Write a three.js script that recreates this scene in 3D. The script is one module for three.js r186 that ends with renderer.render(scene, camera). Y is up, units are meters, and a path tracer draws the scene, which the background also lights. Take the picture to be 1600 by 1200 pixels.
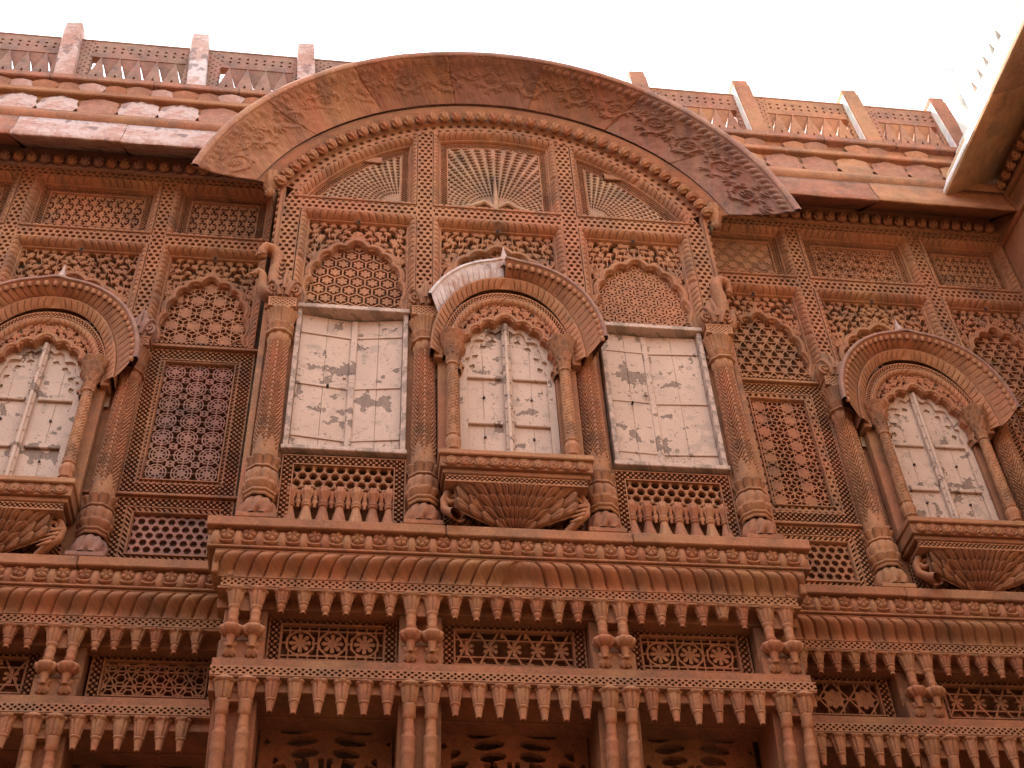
import * as THREE from 'three';

// ---------------------------------------------------------------- camera, sky, sun, exposure
const W = 1024, H = 768, rad = Math.PI / 180;
const scene = new THREE.Scene();
const camera = new THREE.PerspectiveCamera(34.08, W / H, 0.1, 2000);
camera.position.set(-1.257, 1.6, 8.6);
camera.rotation.order = 'YXZ';
camera.rotation.set(43.53451623 * rad, -9.28375635 * rad, -3.20203176 * rad);
scene.add(camera);

const renderer = new THREE.WebGLRenderer({ antialias: true });
renderer.setSize(W, H);
renderer.toneMapping = THREE.LinearToneMapping;
renderer.toneMappingExposure = 3.25;
renderer.shadowMap.enabled = true;

const SUN = new THREE.Vector3(-1.6, 2.58, -1.0).normalize();
{ // hazy bright sky: one smooth dome, brighter round the sun
  const w = 256, h = 128, a = new Float32Array(w * h * 4), d = new THREE.Vector3();
  for (let j = 0; j < h; j++) for (let i = 0; i < w; i++) {
    const u = (i + 0.5) / w, v = (j + 0.5) / h, el = (v - 0.5) * Math.PI, az = (u - 0.5) * 2 * Math.PI;
    d.set(Math.cos(el) * Math.cos(az), Math.sin(el), Math.cos(el) * Math.sin(az));
    const c = Math.max(0, d.dot(SUN)), up = Math.max(0, d.y);
    const glow = 0.9 * Math.pow(c, 6) + 1.4 * Math.pow(c, 40);
    const k = 0.95 + 0.6 * glow, o = (j * w + i) * 4, g = d.y < 0 ? 0.35 : 1;
    a[o] = k * 0.95 * g; a[o + 1] = k * 1.0 * g; a[o + 2] = k * 1.1 * g; a[o + 3] = 1;
  }
  const t = new THREE.DataTexture(a, w, h, THREE.RGBAFormat, THREE.FloatType);
  t.mapping = THREE.EquirectangularReflectionMapping; t.magFilter = t.minFilter = THREE.LinearFilter; t.needsUpdate = true;
  scene.background = t; scene.environment = t; scene.backgroundIntensity = 1.0; scene.environmentIntensity = 1.0;
}
const sun = new THREE.DirectionalLight(0xfff1e0, 5.0);
sun.position.copy(SUN).multiplyScalar(60); sun.target.position.set(0, 8, 0);
sun.castShadow = true; sun.shadow.mapSize.set(4096, 4096); sun.shadow.radius = 1;
Object.assign(sun.shadow.camera, { left: -25, right: 25, top: 25, bottom: -25, near: 1, far: 140 });
scene.add(sun, sun.target);

// ---------------------------------------------------------------- small tools
const rng = (s) => () => { s = (s + 0x6d2b79f5) | 0; let t = Math.imul(s ^ (s >>> 15), 1 | s); t = (t + Math.imul(t ^ (t >>> 7), 61 | t)) ^ t; return ((t ^ (t >>> 14)) >>> 0) / 4294967296; };
const { sin, cos, abs, max, min, hypot, PI, floor, ceil, sqrt, pow, atan2, round } = Math;
const lerp = (a, b, t) => a + (b - a) * t, clamp = (x, a, b) => min(b, max(a, x)), sstep = (a, b, x) => { const t = clamp((x - a) / (b - a), 0, 1); return t * t * (3 - 2 * t); };
const fr = (x) => x - floor(x);

// tileable noise
const hash2 = (x, y, s) => { let h = Math.imul(x, 374761393) ^ Math.imul(y, 668265263) ^ Math.imul(s, 974711); h = Math.imul(h ^ (h >>> 13), 1274126177); return ((h ^ (h >>> 16)) >>> 0) / 4294967296; };
function vnoise(x, y, p, s) {
  const xi = floor(x), yi = floor(y), fx = x - xi, fy = y - yi, m = (a) => ((a % p) + p) % p;
  const u = fx * fx * (3 - 2 * fx), v = fy * fy * (3 - 2 * fy), x0 = m(xi), x1 = m(xi + 1), y0 = m(yi), y1 = m(yi + 1);
  return lerp(lerp(hash2(x0, y0, s), hash2(x1, y0, s), u), lerp(hash2(x0, y1, s), hash2(x1, y1, s), u), v);
}
function fbm(u, v, p, oct, s) { let a = 0.5, r = 0, n = 0; for (let o = 0; o < oct; o++) { r += a * vnoise(u * p, v * p, p, s + o * 17); n += a; a *= 0.55; p *= 2; } return r / n; }
function dataTex(n, fn, srgb) {
  const a = new Uint8Array(n * n * 4), enc = (x) => { x = clamp(x, 0, 1); return round(255 * (srgb ? (x <= 0.0031308 ? 12.92 * x : 1.055 * pow(x, 1 / 2.4) - 0.055) : x)); };
  for (let j = 0; j < n; j++) for (let i = 0; i < n; i++) { const c = fn((i + 0.5) / n, (j + 0.5) / n), o = (j * n + i) * 4; a[o] = enc(c[0]); a[o + 1] = enc(c[1]); a[o + 2] = enc(c[2]); a[o + 3] = 255; }
  const t = new THREE.DataTexture(a, n, n); t.wrapS = t.wrapT = THREE.RepeatWrapping; t.magFilter = THREE.LinearFilter; t.minFilter = THREE.LinearMipmapLinearFilter;
  if (srgb) t.colorSpace = THREE.SRGBColorSpace; t.needsUpdate = true; return t;
}
const rep = (t, size, ox = 0, oy = 0) => { const c = t.clone(); c.repeat.set(1 / size, 1 / size); c.offset.set(ox, oy); c.needsUpdate = true; return c; };

// ---------------------------------------------------------------- materials
const stoneTex = dataTex(1024, (u, v) => {
  const hu = fbm(u, v, 3, 5, 141) - 0.5, a = fbm(u, v, 4, 6, 1), b = fbm(u, v, 24, 4, 9), c = fbm(u, v, 160, 2, 31), d = fbm(u, v, 7, 5, 55);
  let k = 0.40 + 0.9 * a + 0.34 * (b - 0.5) + 0.34 * (c - 0.5);
  const grey = sstep(0.54, 0.70, d) * 0.6, lime = sstep(0.70, 0.80, fbm(u, v, 40, 4, 77)) * sstep(0.5, 0.65, fbm(u, v, 5, 4, 91));
  let r = 0.80 * k * (1 - 0.25 * hu), g = 0.80 * k * (1 + 0.35 * hu), bl = 0.80 * k * (1 + 0.2 * hu);
  r = lerp(r, 0.50 * k, grey); g = lerp(g, 0.60 * k, grey); bl = lerp(bl, 0.74 * k, grey);
  r = lerp(r, 0.95, lime * 0.5); g = lerp(g, 1, lime * 0.6); bl = lerp(bl, 1, lime * 0.6);
  return [r, g, bl];
}, true);
const stoneBump = dataTex(1024, (u, v) => { const k = 0.45 * fbm(u, v, 12, 5, 3) + 0.35 * fbm(u, v, 60, 3, 13) + 0.2 * fbm(u, v, 220, 2, 23); return [k, k, k]; });
const limeTex = dataTex(512, (u, v) => {
  const a = fbm(u, v, 5, 6, 101), b = fbm(u, v, 30, 4, 107), t = 0.25 + 0.75 * sstep(0.36, 0.6, a + 0.3 * (b - 0.5)), k = 0.8 + 0.4 * b, dk = sstep(0.60, 0.72, fbm(u, v, 9, 5, 119));
  const m = (x, y, z) => lerp(lerp(x, y, t) * k, z, dk * 0.7);
  return [m(0.36, 0.46, 0.13), m(0.20, 0.375, 0.09), m(0.15, 0.35, 0.085)];
}, true);
const pq = (u, v) => fbm(u, v, 22, 5, 211) * 0.34 + 0.5 * fbm(u, v, 7, 4, 223) + 0.16 * fbm(u, v, 3, 2, 225) + 0.1 * (fbm(u, v, 90, 3, 227) - 0.5);
const crack = (u, v) => { const a = fbm(u, v, 10, 5, 261) - 0.5; return (1 - sstep(0.002, 0.007, abs(a))) * sstep(0.5, 0.62, fbm(u, v, 6, 4, 263)); };
const peel = (u, v) => sstep(0.588, 0.594, pq(u, v));
const paintTex = dataTex(1024, (u, v) => {
  const p = peel(u, v), g = fbm(u, v * 0.999, 8, 4, 231), f = fbm(u, v, 120, 2, 233), st = sstep(0.62, 0.75, fbm(u, v, 14, 5, 239)), gr = fbm(u * 4 % 1, v, 40, 3, 241);
  const k = 0.86 + 0.2 * g + 0.12 * (f - 0.5), q = 0.7 + 0.6 * gr, e = pq(u, v), rim = max(sstep(0.579, 0.586, e) * (1 - sstep(0.59, 0.599, e)) * 0.62, crack(u, v) * 0.7, sstep(0.76, 0.78, fbm(u, v, 90, 3, 271)) * 0.5);
  const m = (a, b, c) => lerp(lerp(a * k, b, st * 0.5), c * q, p) * (1 - rim);
  return [m(0.44, 0.245, 0.19), m(0.30, 0.18, 0.12), m(0.225, 0.14, 0.085)];
}, true);
const paintBump = dataTex(1024, (u, v) => { const k = 0.75 - 0.45 * peel(u, v) + 0.2 * fbm(u, v, 90, 3, 251); return [k, k, k]; });
const woodTex = dataTex(512, (u, v) => { const g = fbm(u, fr(v * 8) , 6, 4, 301), k = 0.7 + 0.6 * fbm(u, v, 32, 4, 307), p = sstep(0.5, 0.56, fbm(u, v, 10, 5, 311) + 0.1 * g); return [lerp(0.24, 0.40, p) * k, lerp(0.17, 0.275, p) * k, lerp(0.13, 0.215, p) * k]; }, true);
const stoneMat = (r, g, b, o = {}) => new THREE.MeshStandardMaterial({ color: new THREE.Color().setRGB(r, g, b), map: rep(stoneTex, o.size ?? 1.9, o.ox ?? 0, o.oy ?? 0), bumpMap: rep(stoneBump, 0.7), bumpScale: o.bump ?? 0.006, roughness: o.rough ?? 0.88, metalness: 0 });
const M = {
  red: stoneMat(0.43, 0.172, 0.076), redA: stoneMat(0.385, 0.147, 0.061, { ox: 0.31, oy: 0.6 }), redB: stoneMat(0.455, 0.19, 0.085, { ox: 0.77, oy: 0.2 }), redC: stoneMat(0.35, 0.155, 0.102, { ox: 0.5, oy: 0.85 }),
  buff: stoneMat(0.46, 0.25, 0.145, { ox: 0.2, oy: 0.4 }),
  rough: stoneMat(0.43, 0.175, 0.095, { size: 1.3, bump: 0.02, ox: 0.4 }),
  plaster: stoneMat(0.45, 0.32, 0.19, { bump: 0.003 }), ochre: stoneMat(0.66, 0.38, 0.2, { size: 1.4, bump: 0.012 }), pale: stoneMat(0.49, 0.215, 0.112, { size: 1.3, bump: 0.018, ox: 0.2 }), grey: stoneMat(0.385, 0.185, 0.125, { size: 0.8, ox: 0.3 }), stain: stoneMat(0.33, 0.165, 0.11, { size: 0.9, ox: 0.15 }), paleBounce: stoneMat(0.92, 0.66, 0.44, { size: 3 }), white: stoneMat(0.92, 0.86, 0.78, { size: 1.2, ox: 0.6 }),  // last two: pale bounce surface out of view; lime wash and painted sun glare
  lime: new THREE.MeshStandardMaterial({ map: rep(limeTex, 1.1), bumpMap: rep(stoneBump, 0.6), bumpScale: 0.008, roughness: 0.9 }),
  limeB: new THREE.MeshStandardMaterial({ color: new THREE.Color().setRGB(0.86, 0.72, 0.66), map: rep(limeTex, 0.8, 0.4, 0.3), bumpMap: rep(stoneBump, 0.6), bumpScale: 0.008, roughness: 0.9 }),
  wood: new THREE.MeshStandardMaterial({ map: rep(woodTex, 0.5), bumpMap: rep(stoneBump, 0.4), bumpScale: 0.003, roughness: 0.85 }),
  iron: new THREE.MeshStandardMaterial({ color: new THREE.Color().setRGB(0.09, 0.065, 0.06), roughness: 0.75, metalness: 0.4, map: rep(stoneTex, 0.4) }),
  paving: stoneMat(0.22, 0.13, 0.075, { size: 4.0, bump: 0.01 }),
};
const paintMat = (ox, oy) => new THREE.MeshStandardMaterial({ map: rep(paintTex, 1.55, ox, oy), bumpMap: rep(paintBump, 1.55, ox, oy), bumpScale: 0.004, roughness: 0.78 });

// ---------------------------------------------------------------- geometry collector
const used = {};
const numbered = (n) => { const k = used[n] = (used[n] ?? -1) + 1; return k ? `${n}_${String(k).padStart(3, '0')}` : n; };
function grp(name, parent, pos) { const g = new THREE.Group(); g.name = parent === scene ? numbered(name) : name; if (pos) g.position.set(...pos); parent.add(g); return g; }
function tag(o, label, category, group) { o.userData.label = label; o.userData.category = category; if (group) o.userData.group = group; return o; }
const struct = (o) => { o.userData.kind = 'structure'; return o; };
const stuff = (o) => { o.userData.kind = 'stuff'; return o; };

class G {
  constructor(sx = 1) { this.p = []; this.n = []; this.i = []; this.sx = sx; }
  patch(nu, nv, fn, closeU = false) { // grid of (nu+1) x (nv+1) points with smooth normals
    const b = this.p.length / 3, P = [], row = nu + 1;
    for (let j = 0; j <= nv; j++) for (let i = 0; i <= nu; i++) { const q = fn(i / nu, j / nv, i, j); P.push(q[0], q[1], q[2]); }
    const N = new Float64Array(P.length), I = [];
    const tri = (a, c, d) => {
      const ax = P[a * 3], ay = P[a * 3 + 1], az = P[a * 3 + 2], ux = P[c * 3] - ax, uy = P[c * 3 + 1] - ay, uz = P[c * 3 + 2] - az, vx = P[d * 3] - ax, vy = P[d * 3 + 1] - ay, vz = P[d * 3 + 2] - az;
      const nx = uy * vz - uz * vy, ny = uz * vx - ux * vz, nz = ux * vy - uy * vx; if (nx * nx + ny * ny + nz * nz < 1e-20) return;
      I.push(a, c, d); for (const k of [a, c, d]) { N[k * 3] += nx; N[k * 3 + 1] += ny; N[k * 3 + 2] += nz; }
    };
    for (let j = 0; j < nv; j++) for (let i = 0; i < nu; i++) { const a = j * row + i, c = a + 1, d = a + row, e = d + 1; tri(a, c, e); tri(a, e, d); }
    if (closeU) for (let j = 0; j <= nv; j++) { const a = j * row * 3, e = a + nu * 3; for (let k = 0; k < 3; k++) { const s = N[a + k] + N[e + k]; N[a + k] = N[e + k] = s; } }
    for (let k = 0; k < P.length; k += 3) { const l = hypot(N[k], N[k + 1], N[k + 2]) || 1; this.p.push(P[k], P[k + 1], P[k + 2]); this.n.push(N[k] / l, N[k + 1] / l, N[k + 2] / l); }
    for (const k of I) this.i.push(k + b);
    return this;
  }
  face(pts, nrm) { // flat convex polygon
    const b = this.p.length / 3; let n = nrm;
    if (!n) { const [a, c, d] = pts, u = [c[0] - a[0], c[1] - a[1], c[2] - a[2]], v = [d[0] - a[0], d[1] - a[1], d[2] - a[2]]; n = [u[1] * v[2] - u[2] * v[1], u[2] * v[0] - u[0] * v[2], u[0] * v[1] - u[1] * v[0]]; const l = hypot(...n) || 1; n = n.map((x) => x / l); }
    for (const q of pts) { this.p.push(q[0], q[1], q[2]); this.n.push(n[0], n[1], n[2]); }
    for (let k = 1; k < pts.length - 1; k++) this.i.push(b, b + k, b + k + 1);
    return this;
  }
  box(x0, x1, y0, y1, z0, z1, c = 0.006, mat4) { // chamfered block
    c = min(c, (x1 - x0) / 2.5, (y1 - y0) / 2.5, (z1 - z0) / 2.5);
    const X = [x0, x1], Y = [y0, y1], Z = [z0, z1], V = (sx, sy, sz, ax) => { // ax: axis on which the point lies at full extent
      const q = [X[sx] + (ax === 0 ? 0 : sx ? -c : c), Y[sy] + (ax === 1 ? 0 : sy ? -c : c), Z[sz] + (ax === 2 ? 0 : sz ? -c : c)];
      if (mat4) { const v = new THREE.Vector3(...q).applyMatrix4(mat4); return [v.x, v.y, v.z]; } return q;
    };
    const cen = mat4 ? new THREE.Vector3((x0 + x1) / 2, (y0 + y1) / 2, (z0 + z1) / 2).applyMatrix4(mat4).toArray() : [(x0 + x1) / 2, (y0 + y1) / 2, (z0 + z1) / 2];
    const F = (pts) => { const m = [0, 1, 2].map((k) => pts.reduce((s, q) => s + q[k], 0) / pts.length), [a, d, e] = pts, u = [d[0] - a[0], d[1] - a[1], d[2] - a[2]], v = [e[0] - a[0], e[1] - a[1], e[2] - a[2]]; const n = [u[1] * v[2] - u[2] * v[1], u[2] * v[0] - u[0] * v[2], u[0] * v[1] - u[1] * v[0]]; this.face(n[0] * (m[0] - cen[0]) + n[1] * (m[1] - cen[1]) + n[2] * (m[2] - cen[2]) < 0 ? pts.slice().reverse() : pts); };
    const sq = [[0, 0], [1, 0], [1, 1], [0, 1]];
    for (const s of [0, 1]) { F(sq.map(([a, b]) => V(s, a, b, 0))); F(sq.map(([a, b]) => V(a, s, b, 1))); F(sq.map(([a, b]) => V(a, b, s, 2))); }
    if (c > 0.0005) {
      for (const s of [0, 1]) for (const t of [0, 1]) { F([V(s, t, 0, 0), V(s, t, 1, 0), V(s, t, 1, 1), V(s, t, 0, 1)]); F([V(s, 0, t, 0), V(s, 1, t, 0), V(s, 1, t, 2), V(s, 0, t, 2)]); F([V(0, s, t, 1), V(1, s, t, 1), V(1, s, t, 2), V(0, s, t, 2)]); }
      for (const a of [0, 1]) for (const b of [0, 1]) for (const d of [0, 1]) F([V(a, b, d, 0), V(a, b, d, 1), V(a, b, d, 2)]);
    }
    return this;
  }
  // profile [[r, y]...], mod(theta, k, r, y) -> r
  lathe(prof, nt, o = {}) {
    const { x = 0, z = 0, t0 = 0, t1 = 2 * PI, mod, sy = 1, lean } = o, nv = prof.length - 1, full = abs(t1 - t0 - 2 * PI) < 1e-6;
    return this.patch(nt, nv, (u, v, i, j) => { const th = lerp(t0, t1, u), [r0, y] = prof[j], r = mod ? mod(th, j, r0, y) : r0, l = lean ? lean(y) : [0, 0]; return [x + r * sin(th) + l[0], y * sy, z + r * cos(th) + l[1]]; }, full);
  }
  tube(pts, rad, nr = 6, flat = 1) { // pts [[x,y,z]...], rad(t)
    const n = pts.length - 1, T = pts.map((q, k) => { const a = pts[max(0, k - 1)], b = pts[min(n, k + 1)], d = [b[0] - a[0], b[1] - a[1], b[2] - a[2]], l = hypot(...d) || 1; return d.map((x) => x / l); });
    return this.patch(nr, n, (u, v, i, j) => {
      const t = T[j], zz = abs(t[2]) > 0.9 ? [0, 1, 0] : [0, 0, 1]; let e = [t[1] * zz[2] - t[2] * zz[1], t[2] * zz[0] - t[0] * zz[2], t[0] * zz[1] - t[1] * zz[0]]; const l = hypot(...e); e = e.map((x) => x / l);
      const f = [e[1] * t[2] - e[2] * t[1], e[2] * t[0] - e[0] * t[2], e[0] * t[1] - e[1] * t[0]], a = -u * 2 * PI, r = rad(j / n), c = cos(a) * r, s = sin(a) * r * flat;
      return [0, 1, 2].map((k) => pts[j][k] + e[k] * c + f[k] * s);
    }, true);
  }
  // carved slab from a field f(x, y) > 0 = stone; marching squares with real thickness
  carve(o) {
    const { x0, x1, y0, y1, cell, f, z = 0, depth = 0.05, relief, map, clip, walls = true } = o;
    const nx = max(1, ceil((x1 - x0) / cell)), ny = max(1, ceil((y1 - y0) / cell)), dx = (x1 - x0) / nx, dy = (y1 - y0) / ny, R = nx + 1;
    const V = new Float32Array(R * (ny + 1));
    for (let j = 0; j <= ny; j++) for (let i = 0; i <= nx; i++) { const x = x0 + i * dx, y = y0 + j * dy; let v = f(x, y); if (clip) v = min(v, clip(x, y)); V[j * R + i] = v === 0 ? 1e-6 : v; }
    const C = new Int32Array(V.length).fill(-1), EH = new Int32Array(V.length).fill(-1), EV = new Int32Array(V.length).fill(-1);
    const P = [], XY = [], I = [];
    const put = (x, y, v) => { const zz = z + (relief ? relief(x, y, v) : 0), q = map ? map(x, y, zz) : [x, y, zz]; P.push(q[0], q[1], q[2]); XY.push(x, y); return P.length / 3 - 1; };
    const corner = (i, j) => { const k = j * R + i; return C[k] >= 0 ? C[k] : (C[k] = put(x0 + i * dx, y0 + j * dy, V[k])); };
    const eh = (i, j) => { const k = j * R + i; if (EH[k] >= 0) return EH[k]; const t = clamp(V[k] / (V[k] - V[k + 1]), 0.06, 0.94); return (EH[k] = put(x0 + (i + t) * dx, y0 + j * dy, 0)); };
    const ev = (i, j) => { const k = j * R + i; if (EV[k] >= 0) return EV[k]; const t = clamp(V[k] / (V[k] - V[k + R]), 0.06, 0.94); return (EV[k] = put(x0 + i * dx, y0 + (j + t) * dy, 0)); };
    const seg = [], merge = !relief && !map;
    for (let j = 0; j < ny; j++) for (let i = 0; i < nx; i++) {
      const k = j * R + i, s = [V[k] > 0, V[k + 1] > 0, V[k + R + 1] > 0, V[k + R] > 0], cnt = s[0] + s[1] + s[2] + s[3];
      if (!cnt) continue;
      if (cnt === 4) {
        let e = i + 1; if (merge) while (e < nx && V[j * R + e + 1] > 0 && V[(j + 1) * R + e + 1] > 0) e++;
        const a = corner(i, j), b = corner(e, j), c = corner(e, j + 1), d = corner(i, j + 1); I.push(a, b, c, a, c, d); i = e - 1; continue;
      }
      const cs = [[i, j], [i + 1, j], [i + 1, j + 1], [i, j + 1]], poly = []; let open = -1, first = -1;
      for (let q = 0; q < 4; q++) {
        if (s[q]) poly.push(corner(...cs[q]));
        const w = (q + 1) & 3;
        if (s[q] !== s[w]) { const e = q === 0 ? eh(i, j) : q === 1 ? ev(i + 1, j) : q === 2 ? eh(i, j + 1) : ev(i, j); poly.push(e); if (s[q]) open = e; else if (open >= 0) { seg.push(open, e); open = -1; } else first = e; }
      }
      if (open >= 0 && first >= 0) seg.push(open, first);
      for (let q = 1; q < poly.length - 1; q++) I.push(poly[0], poly[q], poly[q + 1]);
    }
    const b = this.p.length / 3, N = new Float64Array(P.length);
    for (let t = 0; t < I.length; t += 3) {
      const [a, c, d] = [I[t] * 3, I[t + 1] * 3, I[t + 2] * 3], ux = P[c] - P[a], uy = P[c + 1] - P[a + 1], uz = P[c + 2] - P[a + 2], vx = P[d] - P[a], vy = P[d + 1] - P[a + 1], vz = P[d + 2] - P[a + 2];
      const nx2 = uy * vz - uz * vy, ny2 = uz * vx - ux * vz, nz2 = ux * vy - uy * vx; for (const q of [a, c, d]) { N[q] += nx2; N[q + 1] += ny2; N[q + 2] += nz2; }
    }
    for (let q = 0; q < P.length; q += 3) { const l = hypot(N[q], N[q + 1], N[q + 2]) || 1; this.p.push(P[q], P[q + 1], P[q + 2]); this.n.push(N[q] / l, N[q + 1] / l, N[q + 2] / l); }
    for (const q of I) this.i.push(q + b);
    if (walls) for (let q = 0; q < seg.length; q += 2) {
      const a = seg[q], c = seg[q + 1], A = [P[a * 3], P[a * 3 + 1], P[a * 3 + 2]], B = [P[c * 3], P[c * 3 + 1], P[c * 3 + 2]], bz = z - depth;
      const back = (k, Q) => (map ? map(XY[k * 2], XY[k * 2 + 1], bz) : [Q[0], Q[1], bz]);
      this.face([B, A, back(a, A), back(c, B)]);
    }
    return this;
  }
  build() {
    const n = this.p.length / 3, p = new Float32Array(this.p), nn = new Float32Array(this.n), uv = new Float32Array(n * 2), ix = new Uint32Array(this.i), m = this.sx < 0;
    if (m) { for (let k = 0; k < n; k++) { p[k * 3] = -p[k * 3]; nn[k * 3] = -nn[k * 3]; } for (let k = 0; k < ix.length; k += 3) { const t = ix[k + 1]; ix[k + 1] = ix[k + 2]; ix[k + 2] = t; } }
    for (let k = 0; k < n; k++) { uv[k * 2] = 0.87 * p[k * 3] + 0.5 * p[k * 3 + 2]; uv[k * 2 + 1] = 0.9 * p[k * 3 + 1] - 0.45 * p[k * 3 + 2]; }
    const g = new THREE.BufferGeometry(); g.setAttribute('position', new THREE.BufferAttribute(p, 3)); g.setAttribute('normal', new THREE.BufferAttribute(nn, 3)); g.setAttribute('uv', new THREE.BufferAttribute(uv, 2)); g.setIndex(new THREE.BufferAttribute(ix, 1));
    TRI += ix.length / 3; return g;
  }
  mesh(name, mat, parent) { return put(name, this.build(), mat, parent); }
}
let TRI = 0;
function put(name, geo, mat, parent, pos, rz) { const m = new THREE.Mesh(geo, mat); m.name = parent === scene ? numbered(name) : name; m.castShadow = m.receiveShadow = true; if (pos) m.position.set(...pos); if (rz) m.rotation.z = rz; parent.add(m); return m; }

// ---------------------------------------------------------------- two-dimensional fields for carving
class Field { // union of tapered strokes
  constructor(cell = 0.04) { this.c = cell; this.m = new Map(); }
  cap(x1, y1, x2, y2, r1, r2 = r1) {
    const it = [x1, y1, x2 - x1, y2 - y1, r1, r2 - r1, 1 / ((x2 - x1) ** 2 + (y2 - y1) ** 2 || 1)], R = max(r1, r2) + 0.02, c = this.c;
    for (let j = floor((min(y1, y2) - R) / c); j <= floor((max(y1, y2) + R) / c); j++) for (let i = floor((min(x1, x2) - R) / c); i <= floor((max(x1, x2) + R) / c); i++) { const k = i * 65536 + j; let l = this.m.get(k); if (!l) this.m.set(k, l = []); l.push(it); }
    return this;
  }
  line(pts, r1, r2 = r1) { const n = pts.length - 1; for (let k = 0; k < n; k++) this.cap(...pts[k], ...pts[k + 1], lerp(r1, r2, k / n), lerp(r1, r2, (k + 1) / n)); return this; }
  flower(x, y, n, r, w, a0 = 0, rc = w) { for (let k = 0; k < n; k++) { const a = a0 + k * 2 * PI / n, c = cos(a), s = sin(a); this.cap(x + c * r * 0.25, y + s * r * 0.25, x + c * (r - w), y + s * (r - w), w * 0.45, w); } if (rc) this.cap(x, y, x + 1e-4, y, rc); return this; }
  ring(x, y, r, w, n = 14, a0 = 0) { for (let k = 0; k < n; k++) { const a = a0 + k * 2 * PI / n, b = a + 2 * PI / n; this.cap(x + r * cos(a), y + r * sin(a), x + r * cos(b), y + r * sin(b), w); } return this; }
  f(x, y) {
    const l = this.m.get(floor(x / this.c) * 65536 + floor(y / this.c)); let v = -0.02; if (!l) return v;
    for (const q of l) { const px = x - q[0], py = y - q[1], t = clamp((px * q[2] + py * q[3]) * q[6], 0, 1), d = q[4] + q[5] * t - hypot(px - t * q[2], py - t * q[3]); if (d > v) v = d; }
    return v;
  }
}
const dots = (p, h, ox = 0, oy = 0) => (x, y) => { // staggered small square holes
  const g = (a, b) => max(abs(a - p * round(a / p)), abs(b - p * round(b / p))) - h;
  return min(g(x - ox, y - oy), g(x - ox - p / 2, y - oy - p / 2));
};
const diamonds = (px, py, h, ox = 0, oy = 0) => (x, y) => { const g = (a, b) => (abs(a - px * round(a / px)) / px + abs(b - py * round(b / py)) / py - h) * min(px, py); return min(g(x - ox, y - oy), g(x - ox - px / 2, y - oy - py / 2)); };
const kagome = (p, w, ox = 0, oy = 0) => (x, y) => { // three families of bars
  x -= ox; y -= oy; let d = 1; const s = p * 0.866;
  for (const a of [0, PI / 3, 2 * PI / 3]) { const q = (x * sin(a) + y * cos(a)) / s + 0.5, e = abs(q - round(q)) * s; if (e < d) d = e; }
  return w - d;
};
const hexGrid = (p) => (x0, x1, y0, y1, fn) => { const s = p * 0.866; for (let j = floor(y0 / s) - 1; j * s < y1 + s; j++) for (let i = floor(x0 / p) - 1; (i - 0.5) * p < x1 + p; i++) fn(i * p + (j & 1 ? p / 2 : 0), j * s); };
const never = () => 1;

// ---------------------------------------------------------------- mouldings
const lineSide = (p, q) => { const L = hypot(q[0] - p[0], q[1] - p[1]), d = [(q[0] - p[0]) / L, (q[1] - p[1]) / L]; return { L, pos: (s) => [p[0] + d[0] * s, p[1] + d[1] * s], nrm: () => [-d[1], d[0]], dA: d, dB: d }; };
const arcSide = (cx, cy, r, a0, a1) => { const L = abs(a1 - a0) * r, at = (s) => lerp(a0, a1, s / L), e = a1 > a0 ? 1 : -1; return { L, pos: (s) => [cx + r * cos(at(s)), cy + r * sin(at(s))], nrm: (s) => [-e * cos(at(s)), -e * sin(at(s))], dA: [-e * sin(a0), e * cos(a0)], dB: [-e * sin(a1), e * cos(a1)] }; };
const polySide = (pts) => { // dense polyline
  const c = [0]; for (let k = 1; k < pts.length; k++) c.push(c[k - 1] + hypot(pts[k][0] - pts[k - 1][0], pts[k][1] - pts[k - 1][1])); const L = c[c.length - 1];
  const loc = (s) => { let k = 0, e = c.length - 1; while (e - k > 1) { const m = (k + e) >> 1; if (c[m] <= s) k = m; else e = m; } return [k, clamp((s - c[k]) / (c[k + 1] - c[k] || 1), 0, 1)]; };
  const nr = pts.map((q, k) => { const a = pts[max(0, k - 1)], b = pts[min(pts.length - 1, k + 1)], l = hypot(b[0] - a[0], b[1] - a[1]) || 1; return [-(b[1] - a[1]) / l, (b[0] - a[0]) / l]; });
  const n = pts.length, dir = (a, b) => { const l = hypot(b[0] - a[0], b[1] - a[1]); return [(b[0] - a[0]) / l, (b[1] - a[1]) / l]; };
  return { L, cum: c, pos: (s) => { const [k, t] = loc(s); return [lerp(pts[k][0], pts[k + 1][0], t), lerp(pts[k][1], pts[k + 1][1], t)]; }, nrm: (s) => { const [k, t] = loc(s); return [lerp(nr[k][0], nr[k + 1][0], t), lerp(nr[k][1], nr[k + 1][1], t)]; }, dA: dir(pts[0], pts[1]), dB: dir(pts[n - 2], pts[n - 1]) };
};
const LC = [0, 0.07, 0.16, 0.5, 0.84, 0.93], LG = [-2.1, 0.1, 0.65, 1, 0.75, 0.3];
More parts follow.
